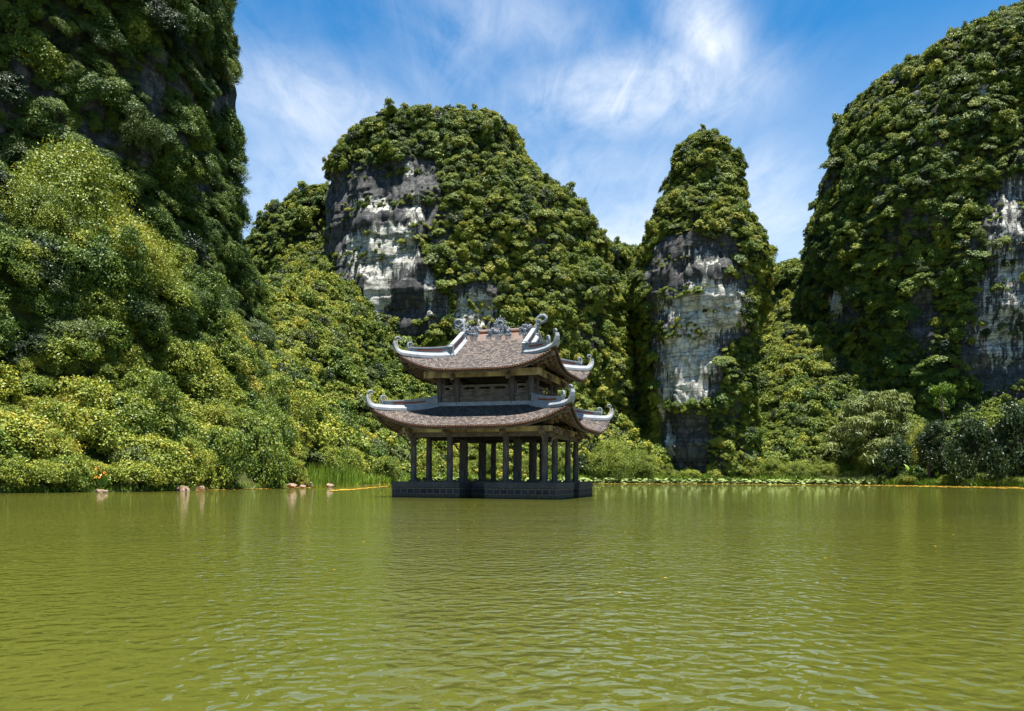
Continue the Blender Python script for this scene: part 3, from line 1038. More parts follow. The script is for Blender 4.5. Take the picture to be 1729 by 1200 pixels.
# feathery tree: layered sprays
def feathery_mesh():
    r = np.random.default_rng(5)
    cs, rs = [], []
    for layer in range(9):
        z = 0.15 + layer * 0.105
        rad = 0.95 * math.sqrt(max(0.05, 1 - (layer / 9.5) ** 2))
        for k in range(9):
            a = r.random() * 6.283
            rr = rad * (0.35 + 0.65 * r.random())
            cs.append((rr * math.cos(a), rr * math.sin(a), z - 0.22 * rr * rr + 0.06 * r.random()))
            rs.append(0.15 + 0.14 * r.random())
    V, q, lv = leaf_cloud(77, cs, rs, 22000, 0.04, squash=0.30, droop=0.8, aspect=0.22, jitter=0.4)
    me = mesh_np('crown', V, q, mats=[LEAF_PALE])
    fattr(me, 'leafv', lv)
    return me


plant('feathery_tree', 'tree', 1480, 12.0, 25.0, 21.0, feathery_mesh(), 0.85, 'grey green feathery tree with drooping layered sprays on the right shore', lift=3.0)


# bamboo like plume tree
def plume_mesh():
    r = np.random.default_rng(9)
    cs, rs = [], []
    for k in range(26):
        a = r.random() * 6.283
        rr = 0.75 * math.sqrt(r.random())
        cs.append((rr * math.cos(a), rr * math.sin(a), 0.55 + 0.5 * math.sqrt(max(0, 1 - rr * rr)) + 0.05 * r.random()))
        rs.append(0.14 + 0.1 * r.random())
    for k in range(14):
        a = r.random() * 6.283
        cs.append((0.6 * math.cos(a), 0.6 * math.sin(a), 0.2 + 0.35 * r.random()))
        rs.append(0.1)
    V, q, lv = leaf_cloud(79, cs, rs, 6000, 0.07, squash=0.9, droop=1.2, aspect=0.2)
    me = mesh_np('crown', V, q, mats=[LEAF_FRESH])
    fattr(me, 'leafv', lv)
    return me


plant('plume_tree', 'tree', 1592, 14.0, 6.5, 22.5, plume_mesh(), 0.6, 'slender fresh green tree with a round plume head before the grey cliff', lift=15.5)

# ------------------------------------------------------------------ banana plants, flowers
BANANA = simple('banana_leaf', (0.12, 0.22, 0.02), 0.45, 0.35, 3.0, 0.4)
STALK = simple('green_stalk', (0.12, 0.14, 0.05), 0.7, 0.3, 5.0)
ORANGE = simple('orange_petal', (0.75, 0.22, 0.01), 0.6, 0.2, 8.0)


def blade_mesh(name, length, width, arch, mat, folds=0.25, seg=12):
    V, q = [], []
    for i in range(seg + 1):
        t = i / seg
        w = width * math.sin(math.pi * min(1, 0.08 + 0.92 * t) ** 0.8) * 0.5 + 0.01
        a = t * arch
        x = length * (math.sin(a) / max(arch, 1e-3))
        z = length * ((1 - math.cos(a)) / max(arch, 1e-3))
        # leaf runs up first and then arches over
        X, Z = z, x
        for s in (-1, 0, 1):
            V.append((X - 0.0, s * w, Z + abs(s) * w * folds))
    for i in range(seg):
        for j in (0, 1):
            a = i * 3 + j
            q.append((a, a + 1, a + 4, a + 3))
    me = mesh_np(name, V, q, mats=[mat], smooth=True)
    return me


def stalk_mesh(h, r):
    V, q = [], []
    for i in range(6):
        for k in range(8):
            a = k * math.pi / 4
            rr = r * (1 - 0.5 * i / 5)
            V.append((rr * math.cos(a), rr * math.sin(a), h * i / 5 - 0.2))
    for i in range(5):
        for k in range(8):
            q.append((i * 8 + k, i * 8 + (k + 1) % 8, i * 8 + 8 + (k + 1) % 8, i * 8 + 8 + k))
    return mesh_np('stem', V, q, mats=[STALK], smooth=True)


def banana(xpx, inland, h, n, seed, label, upright=False):
    r = random.Random(seed)
    x, y, z = at_shore(xpx, inland)
    t = bpy.data.objects.new('banana_plant', None)
    t.location = (x, y, max(z, 0))
    COL.objects.link(t)
    tag(t, label, 'banana plant', 'banana plants under the dark trees')
    link('stem', stalk_mesh(h * 0.5, 0.16), t)
    for i in range(n):
        lf = link('leaf', blade_mesh('leaf', h * r.uniform(0.6, 0.8), h * 0.17, r.uniform(0.9, 1.7), BANANA), t, (0, 0, h * 0.42))
        lf.rotation_euler = (r.uniform(-0.2, 0.2), r.uniform(0.0, 0.35), i * 6.283 / n + r.uniform(-0.4, 0.4))
    if upright:
        lf = link('leaf', blade_mesh('leaf', h * 0.75, h * 0.26, 0.35, BANANA), t, (0, 0, h * 0.42))
        lf.rotation_euler = (0.1, -0.15, -1.2)
    return t


banana(1500, 1.8, 5.2, 7, 3, 'pale banana plant with splayed leaves left of the dark trees')
banana(1537, 1.8, 4.6, 6, 4, 'smaller banana plant with drooping leaves right of the splayed one')
banana(1612, 1.4, 5.6, 5, 5, 'banana plant with one upright bright leaf under the dark trees', True)


def flower_clump(xpx, inland):
    x, y, z = at_shore(xpx, inland)
    t = bpy.data.objects.new('flowering_plant', None)
    t.location = (x, y, max(z, 0.0))
    COL.objects.link(t)
    tag(t, 'broad leaved plant with orange flowers on the left bank', 'flowering plant')
    r = random.Random(4)
    for i in range(14):
        lf = link('leaf', blade_mesh('leaf', r.uniform(0.9, 1.5), 0.34, r.uniform(0.5, 1.2), BANANA, seg=6), t, (r.uniform(-.5, .5), r.uniform(-.4, .4), 0.3))
        lf.rotation_euler = (r.uniform(-.2, .2), r.uniform(-.1, .3), r.uniform(0, 6.28))
    for i in range(7):
        bm = bmesh.new()
        for k in range(6):
            a = k * math.pi / 3
            vs = [bm.verts.new(Vector((0, 0, 0))), bm.verts.new(Vector((math.cos(a - .4) * .085, math.sin(a - .4) * .085, .06))),
                  bm.verts.new(Vector((math.cos(a) * .14, math.sin(a) * .14, .03))), bm.verts.new(Vector((math.cos(a + .4) * .085, math.sin(a + .4) * .085, .06)))]
            bm.faces.new(vs)
        me = bpy.data.meshes.new('flower')
        bm.to_mesh(me); bm.free()
        me.materials.append(ORANGE)
        fl = link('flower', me, t, (r.uniform(-.6, .6), r.uniform(-.8, -.3), r.uniform(0.9, 1.7)))
        fl.rotation_euler = (r.uniform(.7, 1.4), 0, r.uniform(-.5, .5))


flower_clump(172, 0.7)

# ------------------------------------------------------------------ boulders on the left bank
PINK = simple('pink_rock', (0.30, 0.195, 0.15), 0.9, 0.4, 2.5, 0.2, 0.7, (1, 1, 1), (0.10, 0.07, 0.055))


def boulder(xpx, off, w, h, seed, label, group):
    y = float(shore_y(xpx)) + off
    x = float(px_dir(xpx)) * y
    bm = bmesh.new()
    bmesh.ops.create_icosphere(bm, subdivisions=4, radius=1.0)
    P = np.array([v.co[:] for v in bm.verts])
    n = fbm(P * 1.1 + seed * 7.1, 4)
    r = np.random.default_rng(seed)
    for _ in range(9):       # flat facets
        d = r.normal(size=3); d /= np.linalg.norm(d)
        c = 0.55 + 0.3 * r.random()
        dd = P @ d
        P = P - np.outer(np.maximum(dd - c, 0), d)
    P = P * (1 + 0.28 * n)[:, None]
    for v, p in zip(bm.verts, P):
        v.co = (p[0] * w / 2, p[1] * w * 0.4, p[2] * h * 0.62 + h * 0.30)
    me = bpy.data.meshes.new('boulder')
    bm.to_mesh(me); bm.free()
    me.materials.append(PINK)
    o = link('boulder', me, None, (x, y, -0.05))
    tag(o, label, 'boulder', group)


BG = 'pinkish boulders along the left shore'
boulder(170, -0.25, 0.9, 0.35, 1, 'small flat pinkish stone below the orange flowers', BG)
boulder(177, -0.4, 0.75, 0.26, 2, 'tiny pale stone in the water right of the small flat one', BG)
boulder(309, -0.4, 1.35, 0.62, 3, 'larger of the two pinkish boulders near the dark hollow', BG)
boulder(337, -0.35, 0.95, 0.62, 4, 'smaller pointed boulder of the pair near the dark hollow', BG)
boulder(492, -0.5, 1.5, 0.62, 5, 'widest pinkish boulder of the cluster under the yellow shrub', BG)
boulder(510, -0.7, 0.85, 0.55, 6, 'middle boulder of the cluster under the yellow shrub', BG)
boulder(522, -0.5, 1.0, 0.8, 7, 'tallest boulder at the right end of the cluster', BG)
boulder(553, -0.9, 1.7, 0.55, 8, 'low lone boulder in front of the reeds', BG)

# ------------------------------------------------------------------ lotus, reeds, floating weed (uncountable)
LOTUS = simple('lotus_leaf', (0.19, 0.225, 0.085), 0.8, 0.45, 1.5, 0.08, 0, (1, 1, 1), (0.085, 0.13, 0.03))


def discs(name, label, pts, rad, tilt, mat, rng, sides=9):
    V, T = [], []
    for p, r, t in zip(pts, rad, tilt):
        b = len(V)
        a0 = rng.random() * 6.28
        tx, ty = t * math.cos(a0 * 3), t * math.sin(a0 * 3)
        V.append((p[0], p[1], p[2] - 0.12 * r))
        for k in range(sides):
            a = a0 + k * 2 * math.pi / sides
            rr = r * (0.9 + 0.2 * rng.random())
            dx, dy = rr * math.cos(a), rr * math.sin(a)
            V.append((p[0] + dx, p[1] + dy, p[2] + dx * tx + dy * ty + 0.05 * rng.random() * r))
        for k in range(sides):
            T.append((b, b + 1 + k, b + 1 + (k + 1) % sides))
    o = link(name, mesh_np(name, V, None, T, mats=[mat]))
    tag(o, label, kind='stuff')
    return o


rl = np.random.default_rng(21)
n = 4200
xp = rl.uniform(700, 1475, n)
off = -rl.random(n) ** 0.8 * np.interp(xp, [700, 800, 1000, 1300, 1475], [4, 8, 16, 20, 8])
yy = shore_y(xp) + off + 2
pts = np.stack([px_dir(xp) * yy, yy, 0.10 + 1.05 * rl.random(n) ** 1.3], 1)
discs('lotus_leaves', 'pale green lotus leaves in a band along the far shore', pts, rl.uniform(0.28, 0.62, n), rl.uniform(0, 0.55, n), LOTUS, rl)

WEED = simple('floating_weed', (0.62, 0.33, 0.045), 0.8, 0.4, 0.5, 0.2, 0, (1, 1, 1), (0.36, 0.26, 0.03))
n = 4050
xp = np.concatenate([rl.uniform(950, 1900, 3000), rl.uniform(330, 700, 400), rl.uniform(1450, 1800, 500), rl.uniform(560, 670, 150)])
off = np.concatenate([np.interp(xp[:3000], [950, 1000, 1300, 1475, 1500, 1900], [-16, -18, -20, -11, -4, -3.0]) - rl.random(3000) ** 2 * 6 + 1.5,
                      -0.2 - rl.random(400) ** 2 * 1.2, -14 - rl.random(500) * 14, -26 + rl.normal(size=150) * 1.2])
yy = shore_y(xp) + off
pts = np.stack([px_dir(xp) * yy, yy, 0.012 + 0.01 * rl.random(n)], 1)
discs('floating_weed', 'orange floating weed lining the far water edge', pts, rl.uniform(0.12, 0.5, n), np.zeros(n), WEED, rl, 7)
n = 260
yy = 6 + 80 * rl.random(n) ** 0.6
xx = rl.uniform(-0.6, 0.6, n) * yy
discs('floating_leaves', 'scattered tiny orange leaves adrift on the lake', np.stack([xx, yy, np.full(n, 0.012)], 1), rl.uniform(0.012, 0.03, n), np.zeros(n), WEED, rl, 6)


def blades(name, label, xp, off, hmin, hmax, mat, rng, wid=0.05, lean=0.25, tint=0.6):
    n = len(xp)
    yy = shore_y(xp) + off
    X = px_dir(xp) * yy
    z0 = np.maximum(ground_h(np.stack([X, yy], 1)), -0.1)
    h = rng.uniform(hmin, hmax, n)
    a = rng.uniform(0, 6.283, n)
    l = rng.normal(size=(n, 2)) * lean
    V = np.zeros((n, 5, 3))
    for i, (t, w) in enumerate(((0, 1), (0, -1), (.6, .7), (.6, -.7), (1, 0))):
        V[:, i, 0] = X + np.cos(a) * wid * w + l[:, 0] * h * t * t
        V[:, i, 1] = yy + np.sin(a) * wid * w + l[:, 1] * h * t * t
        V[:, i, 2] = z0 + h * t
    b = np.arange(n)[:, None] * 5
    q = b + np.array([[0, 1, 3, 2]])
    tr = b + np.array([[2, 3, 4]])
    me = mesh_np(name, V.reshape(-1, 3), q, tr, mats=[mat])
    fattr(me, 'leafv', np.repeat(rng.random(n), 5))
    o = link(name, me)
    o['tint'] = tint
    tag(o, label, kind='stuff')


blades('reeds', 'tall yellow green reeds standing in the water left of the pavilion', rl.uniform(520, 612, 1500), rl.uniform(-1.5, 6, 1500), 1.2, 2.9, LEAF_FRESH, rl, 0.05, 0.12, 0.8)
blades('shore_grass', 'bright low grass on the flat shore beside the pavilion platform', rl.uniform(590, 1010, 9000), rl.uniform(-0.5, 8, 9000), 0.5, 1.5, LEAF_FRESH, rl, 0.08, 0.35, 0.85)
blades('shore_grass', 'grey green grass at the right end of the lotus bed', rl.uniform(1385, 1480, 4000), rl.uniform(-3, 4, 4000), 1.0, 2.2, LEAF_PALE, rl, 0.06, 0.3, 0.95)
blades('shore_grass', 'yellow grass strip behind the lotus bed', rl.uniform(1000, 1480, 9000), rl.uniform(0.5, 8, 9000), 0.5, 1.6, LEAF_FRESH, rl, 0.09, 0.35, 0.8)
blades('shore_grass', 'grass and ferns fringing the dark right shore', rl.uniform(1480, 1800, 7000), rl.uniform(-0.6, 3, 7000), 0.4, 1.6, LEAF_FRESH, rl, 0.06, 0.4, 0.45)
blades('shore_grass', 'grass hanging over the left waterline', rl.uniform(-80, 520, 2600), rl.uniform(-0.1, 1.6, 2600), 0.15, 0.5, LEAF_FRESH, rl, 0.035, 0.5, 0.6)
#PAVILION
# ------------------------------------------------------------------ pavilion
PX0, PD, PTH = -0.9252, 55.4341, 0.2985
HALF, PTOP, CA, CB = 5.664, 1.035, 4.562, 1.951      # platform half side, its top, outer and inner column lines
R1, R2, G = 6.75, 5.446, 2.62                         # eave half sides, gable position
PW = 3.25                                            # upper storey half side

pav = bpy.data.objects.new('pavilion', None)
pav.location = (PX0, PD, 0)
pav.rotation_euler = (0, 0, -PTH)
COL.objects.link(pav)
tag(pav, 'two tiered wooden pavilion with curved tiled roofs standing on a stone platform in the lake', 'pavilion')


def stone_mat(name, c1, c2, mortar, bw, bh, msize, bmp=0.6):
    m, N, out = material(name)
    p = principled(N, out, 0.85, 0.25)
    t = N.n('ShaderNodeTexCoord')
    s = N.n('ShaderNodeSeparateXYZ')
    N.l(t.outputs['Object'], s.inputs[0])
    c = N.n('ShaderNodeCombineXYZ')
    N.l(N.math('ADD', s.outputs[0], s.outputs[1]), c.inputs[0])
    N.l(N.math('ADD', s.outputs[2], 0.04), c.inputs[1])
    nz0 = N.noise(t.outputs['Object'], 3.0, 3, 0.5)
    vec = N.n('ShaderNodeVectorMath', operation='ADD')
    N.l(c.outputs[0], vec.inputs[0])
    sc = N.n('ShaderNodeVectorMath', operation='SCALE')
    N.l(N.t.nodes[-1].outputs[0] if False else nz0, sc.inputs[0])
    sc.inputs['Scale'].default_value = 0.05
    N.l(sc.outputs[0], vec.inputs[1])
    b = N.n('ShaderNodeTexBrick')
    b.inputs['Color1'].default_value = (*c1, 1)
    b.inputs['Color2'].default_value = (*c2, 1)
    b.inputs['Mortar'].default_value = (*mortar, 1)
    b.inputs['Scale'].default_value = 1.0
    b.inputs['Mortar Size'].default_value = msize
    b.inputs['Mortar Smooth'].default_value = 0.2
    b.inputs['Brick Width'].default_value = bw
    b.inputs['Row Height'].default_value = bh
    N.l(vec.outputs[0], b.inputs['Vector'])
    nz = N.noise(t.outputs['Object'], 5.0, 6, 0.65)
    col = N.mix(0.7, b.outputs['Color'], N.ramp(nz, [(0.3, 0.45), (0.7, 1.25)]), 'MULTIPLY')
    tide = N.math('ADD', s.outputs[2], N.math('MULTIPLY', N.math('SUBTRACT', nz, 0.5), 0.22))
    col = N.mix(N.ramp(tide, [(0.10, 0.75), (0.34, 0.0)]), col, (0.062, 0.052, 0.028))
    wet = N.ramp(s.outputs[2], [(0.03, 0.45), (0.10, 1.0)])
    col = N.mix(1.0, col, wet, 'MULTIPLY')
    N.l(col, p.inputs['Base Color'])
    h = N.math('ADD', N.math('MULTIPLY', b.outputs['Fac'], -1.0), N.math('MULTIPLY', nz, 0.8))
    N.l(bump(N, h, bmp, 0.04), p.inputs['Normal'])
    return m


STONE = stone_mat('rubble_stone', (0.036, 0.037, 0.039), (0.019, 0.020, 0.022), (0.15, 0.115, 0.085), 0.46, 0.335, 0.022)
CAPST = stone_mat('cap_stone', (0.058, 0.057, 0.056), (0.040, 0.040, 0.041), (0.05, 0.05, 0.05), 1.55, 2.0, 0.012)
WOOD = simple('weathered_wood', (0.105, 0.092, 0.080), 0.85, 0.55, 3.0, 0.2, 0.4, (2.2, 2.2, 0.35), (0.030, 0.026, 0.023))
WOODX = simple('weathered_beam', (0.15, 0.125, 0.10), 0.85, 0.55, 3.0, 0.2, 0.4, (0.7, 0.7, 2.0), (0.05, 0.04, 0.032))
WOOD_D = simple('dark_wood', (0.030, 0.023, 0.018), 0.85, 0.5, 4.0, 0.2, 0.3)
CREAM = simple('cream_board', (0.50, 0.42, 0.22), 0.8, 0.5, 1.1, 0.2, 0.2, (1, 1, 0.5), (0.10, 0.055, 0.025))
CARVED = simple('carved_wood', (0.20, 0.145, 0.095), 0.85, 0.5, 5.0, 0.2, 0.7, (1, 1, 1), (0.045, 0.03, 0.02))
PLASTER = simple('grey_plaster', (0.27, 0.285, 0.30), 0.75, 0.3, 2.0, 0.3, 0.2, (1, 1, 1.5), (0.17, 0.185, 0.205))
PLASTER_Y = simple('stained_plaster', (0.30, 0.30, 0.25), 0.75, 0.3, 1.4, 0.3, 0.2, (1, 1, 1), (0.34, 0.27, 0.07))
ORNA = simple('ornament_plaster', (0.22, 0.245, 0.275), 0.75, 0.5, 9.0, 0.3, 0.6, (1, 1, 1), (0.10, 0.115, 0.135))
INLAY = simple('red_inlay', (0.20, 0.05, 0.018), 0.7, 0.5, 14.0, 0.3, 0.6, (1, 1, 1), (0.16, 0.03, 0.012))
PINKP = simple('pink_plaster', (0.74, 0.54, 0.43), 0.8, 0.35, 2.2, 0.2, 0.1, (1.5, 1, 0.6), (0.55, 0.34, 0.24))
TERRA = simple('terracotta_edge', (0.12, 0.050, 0.024), 0.8, 0.4, 8.0, 0.25, 0.3)


def tile_mat():
    m, N, out = material('roof_tile')
    p = principled(N, out, 0.8, 0.25)
    u = N.n('ShaderNodeUVMap')
    b = N.n('ShaderNodeTexBrick')
    b.inputs['Scale'].default_value = 1.0
    b.inputs['Brick Width'].default_value = 0.17
    b.inputs['Row Height'].default_value = 0.15
    b.inputs['Mortar Size'].default_value = 0.018
    b.inputs['Mortar Smooth'].default_value = 0.6
    b.inputs['Color1'].default_value = (0.0, 0.0, 0.0, 1)
    b.inputs['Color2'].default_value = (1, 1, 1, 1)
    b.inputs['Mortar'].default_value = (0.5, 0.5, 0.5, 1)
    N.l(u.outputs[0], b.inputs['Vector'])
    nz = N.noise(u.outputs[0], 0.9, 5, 0.6)
    v = N.math('ADD', N.math('MULTIPLY', b.outputs['Color'], 0.72), N.math('MULTIPLY', nz, 0.36))
    col = N.ramp(v, [(0.0, (0.012, 0.011, 0.013)), (0.3, (0.034, 0.029, 0.029)), (0.55, (0.068, 0.056, 0.050)), (0.8, (0.125, 0.105, 0.090)), (1.0, (0.165, 0.10, 0.055))])
    col = N.mix(N.math('MULTIPLY', b.outputs['Fac'], 0.85), col, (0.026, 0.018, 0.018))
    N.l(col, p.inputs['Base Color'])
    w = N.n('ShaderNodeSeparateXYZ')
    N.l(u.outputs[0], w.inputs[0])
    saw = N.math('FRACT', N.math('MULTIPLY', w.outputs[1], 1 / 0.15))
    h = N.math('ADD', N.math('MULTIPLY', saw, -0.6), N.math('MULTIPLY', b.outputs['Fac'], -0.6))
    N.l(bump(N, h, 0.7, 0.05), p.inputs['Normal'])
    return m


TILE = tile_mat()


class BM:
    """collects boxes and tubes; build() links them as one mesh part"""
    def __init__(self):
        self.b = bmesh.new()
        self.mats = []

    def mi(self, m):
        if m not in self.mats:
            self.mats.append(m)
        return self.mats.index(m)

    def box(self, c, s, m, rz=0.0, rot=None, bev=0.0):
        M = Matrix.Translation(Vector(c)) @ (rot.to_matrix().to_4x4() if rot is not None else Matrix.Rotation(rz, 4, 'Z'))
        vs = [self.b.verts.new(M @ Vector((x * s[0] / 2, y * s[1] / 2, z * s[2] / 2))) for x in (-1, 1) for y in (-1, 1) for z in (-1, 1)]
        k = self.mi(m)
        fs = []
        for f in ((0, 1, 3, 2), (4, 6, 7, 5), (0, 4, 5, 1), (2, 3, 7, 6), (0, 2, 6, 4), (1, 5, 7, 3)):
            fc = self.b.faces.new([vs[i] for i in f])
            fc.material_index = k
            fs.append(fc)
        if bev:
            es = list({e for f in fs for e in f.edges})
            r = bmesh.ops.bevel(self.b, geom=es, offset=bev, segments=2, affect='EDGES', profile=0.5)
            for f in r['faces']:
                f.material_index = k

    def tube(self, pts, rad, m, sides=8, closed=False):
        pts = [Vector(p) for p in pts]
        k = self.mi(m)
        rings = []
        n = len(pts)
        prev = None
        for i, p in enumerate(pts):
            a = pts[i - 1] if (i > 0 or closed) else p
            c = pts[(i + 1) % n] if (i < n - 1 or closed) else p
            t = (c - a).normalized()
            if prev is None:
                sx = t.orthogonal().normalized()
            else:
                sx = (prev - t * prev.dot(t)).normalized()
            prev = sx
            sy = t.cross(sx)
            r = rad[i] if hasattr(rad, '__len__') else rad
            rings.append([self.b.verts.new(p + (sx * math.cos(q) + sy * math.sin(q)) * r) for q in [j * 2 * math.pi / sides for j in range(sides)]])
        rng_ = range(n if closed else n - 1)
        for i in rng_:
            A, B = rings[i], rings[(i + 1) % n]
            for j in range(sides):
                f = self.b.faces.new((A[j], A[(j + 1) % sides], B[(j + 1) % sides], B[j]))
                f.material_index = k
                f.smooth = True
        if not closed:
            for R_, rev in ((rings[0], True), (rings[-1], False)):
                f = self.b.faces.new(R_[::-1] if rev else R_)
                f.material_index = k

    def strip(self, path, side, prof, m, taper=None):
        """sweep a rectangle prof=(y0,y1,n0,n1) along path; side = horizontal cross direction"""
        path = [Vector(p) for p in path]
        S_ = Vector(side).normalized()
        k = self.mi(m)
        rings = []
        for i, p in enumerate(path):
            a = path[max(i - 1, 0)]
            c = path[min(i + 1, len(path) - 1)]
            t = (c - a).normalized()
            nrm = t.cross(S_).normalized()
            if i == 0 and nrm.z < 0:
                S_ = -S_
                nrm = t.cross(S_).normalized()
            w = taper[i] if taper is not None else (1, 1)
            if len(prof) == 6:       # chamfered: bottom half width, top half width, heights
                y0, y1, t0, t1, n0, n1 = prof
                q4 = ((y0, n0), (y1, n0), (t1, n1), (t0, n1))
            else:
                y0, y1, n0, n1 = prof
                q4 = ((y0, n0), (y1, n0), (y1, n1), (y0, n1))
            rings.append([self.b.verts.new(p + S_ * (y * w[0]) + nrm * (n * w[1])) for y, n in q4])
        for A, B in zip(rings[:-1], rings[1:]):
            for j in range(4):
                f = self.b.faces.new((A[j], A[(j + 1) % 4], B[(j + 1) % 4], B[j]))
                f.material_index = k
        for R_ in (rings[0][::-1], rings[-1]):
            f = self.b.faces.new(R_)
            f.material_index = k

    def poly(self, pts, m, thick=None):
        k = self.mi(m)
        a = [self.b.verts.new(Vector(p)) for p in pts]
        f = self.b.faces.new(a)
        f.material_index = k
        if thick is not None:
            o = [self.b.verts.new(Vector(p) + Vector(thick)) for p in pts]
            f = self.b.faces.new(o[::-1])
            f.material_index = k
            n = len(a)
            for i in range(n):
                f = self.b.faces.new((a[i], o[i], o[(i + 1) % n], a[(i + 1) % n]))
                f.material_index = k

    def build(self, name, parent, loc=(0, 0, 0), rz=0.0):
        bmesh.ops.recalc_face_normals(self.b, faces=self.b.faces)
        me = bpy.data.meshes.new(name)
        self.b.to_mesh(me)
        self.b.free()
        for m in self.mats:
            me.materials.append(m)
        o = link(name, me, parent, loc)
        o.rotation_euler = (0, 0, rz)
        return o


def dup(o, parent=None, rz=0.0, loc=None):
    c = o.copy()
    COL.objects.link(c)
    c.parent = parent if parent is not None else o.parent
    c.rotation_euler = (0, 0, rz)
    if loc is not None:
        c.location = loc
    for ch in list(o.children):
        d = ch.copy()
        COL.objects.link(d)
        d.parent = c
    return c


# ---- platform with a stair notch in the middle of every side
NW, ND = 0.85, 2.3


def notched(h):
    p = []
    for k in range(4):
        c, s = round(math.cos(k * math.pi / 2)), round(math.sin(k * math.pi / 2))
        for u, v in ((-h, -h), (-NW, -h), (-NW, -h + ND), (NW, -h + ND), (NW, -h)):
            p.append((c * u - s * v, s * u + c * v))
    return p


b = BM()
b.poly([(u, v, -0.9) for u, v in notched(HALF - 0.035)], STONE, (0, 0, 0.9 + 0.668))
platform = b.build('platform', pav)
b = BM()
b.poly([(u, v, 0.672) for u, v in notched(HALF)], CAPST, (0, 0, PTOP - 0.672))
b.build('cap_stone', platform)

# ---- columns
def column_mesh(r, z0, z1):
    V, q = [], []
    prof = [(r * 1.75, z0 - 0.01), (r * 1.75, z0 + 0.05), (r * 1.35, z0 + 0.13), (r * 1.02, z0 + 0.16), (r * 1.03, z0 + (z1 - z0) * 0.4), (r * 0.90, z1)]
    for rr, z in prof:
        for k in range(20):
            a = k * math.pi / 10
            V.append((rr * math.cos(a), rr * math.sin(a), z))
    for i in range(len(prof) - 1):
        for k in range(20):
            q.append((i * 20 + k, i * 20 + (k + 1) % 20, i * 20 + 20 + (k + 1) % 20, i * 20 + 20 + k))
    return mesh_np('column', V, q, mats=[WOOD], smooth=True)


outer, inner = column_mesh(0.205, PTOP, 4.5), column_mesh(0.285, PTOP, 6.1)
lines = (-CA, -CB, CB, CA)
for i, u in enumerate(lines):
    for j, v in enumerate(lines):
        c = link('column', inner if (i in (1, 2) and j in (1, 2)) else outer, pav, (u, v, 0))
        if i in (1, 2) and j in (1, 2):
            c['label'] = 'thicker inner column'

# ---- roofs
def z_low(w, o):
    t = np.clip((R1 - w) / 3.35, 0, 1)
    oe = np.clip(o / np.maximum(w, 0.1) * R1, 0, R1)
    return 4.62 + 1.58 * t ** 1.12 + 1.30 * np.clip((oe - 1.5) / 5.25, 0, 1) ** 2.6 * (1 - t) ** 1.3


def z_up(w, o):
    t = np.clip((R2 - w) / 5.3, 0, 1)
    oe = np.clip(o / np.maximum(w, 0.1) * R2, 0, R2)
    tl = np.clip((R2 - w) / (R2 - G), 0, 1)
    return 8.38 + 2.77 * t ** 1.15 + 1.22 * np.clip((oe - 1.2) / 4.246, 0, 1) ** 2.5 * (1 - tl) ** 1.2


def roof_side(zf, R, w_in, umax, thick, sign_mat, nw=22, nu=90):
    """one slope facing -v; top tiled sheet, soffit below, tile ends along the eave"""
    ws = np.linspace(R, w_in, nw)
    V, UV = [], []
    sl = 0.0
    prev = None
    for w in ws:
        um = umax(w)
        us = np.linspace(-um, um, nu)
        z = zf(w, np.abs(us))
        if prev is not None:
            sl += math.hypot(prev[0] - w, float(zf(w, 0.0)) - prev[1])
        prev = (w, float(zf(w, 0.0)))
        for u, zz in zip(us, z):
            V.append((u, -w, zz))
            UV.append((u + 50, sl + 50))
    n = len(V)
    V2 = [(x, y, z - thick) for x, y, z in V]
    q, mi = [], []
    for i in range(nw - 1):
        for j in range(nu - 1):
            a = i * nu + j
            q.append((a, a + 1, a + nu + 1, a + nu)); mi.append(0)
            q.append((n + a, n + a + nu, n + a + nu + 1, n + a + 1)); mi.append(1)
    for j in range(nu - 1):
        q.append((j, n + j, n + j + 1, j + 1)); mi.append(2)
        a = (nw - 1) * nu + j
        q.append((a, a + 1, n + a + 1, n + a)); mi.append(1)
    for i in range(nw - 1):
        a = i * nu
        q.append((a, a + nu, n + a + nu, n + a)); mi.append(1)
        a = i * nu + nu - 1
        q.append((a, n + a, n + a + nu, a + nu)); mi.append(1)
    VV = V + V2
    UVV = UV + UV
    # rounded tile ends hanging over the eave
    step = 0.17
    for u in np.arange(-R + 0.08, R - 0.06, step):
        z = float(zf(R, abs(u)))
        g = float(zf(R, abs(u + 0.05)) - zf(R, abs(u - 0.05))) / 0.1
        b0 = len(VV)
        hw = 0.066
        for yy in (-R - 0.05, -R + 0.12):
            for du, dz in ((-hw, -0.05), (-hw * 0.7, 0.035), (hw * 0.7, 0.035), (hw, -0.05), (0, -0.085)):
                VV.append((u + du, yy, z + dz + g * du + (0.0 if yy < -R else 0.04)))
                UVV.append((u + 50, 50 + (yy + R)))
        for k in range(5):
            q.append((b0 + k, b0 + (k + 1) % 5, b0 + 5 + (k + 1) % 5, b0 + 5 + k)); mi.append(0)
        q.append((b0, b0 + 1, b0 + 2, b0 + 3)); mi.append(2)
    me = mesh_np('roof_slope', VV, q, mats=[TILE, WOOD_D, TERRA], matidx=mi)
    uvl = me.uv_layers.new(name='UVMap')
    li = np.zeros(len(me.loops), np.int32)
    me.loops.foreach_get('vertex_index', li)
    uvl.data.foreach_set('uv', np.asarray(UVV, np.float32)[li].ravel())
    return me


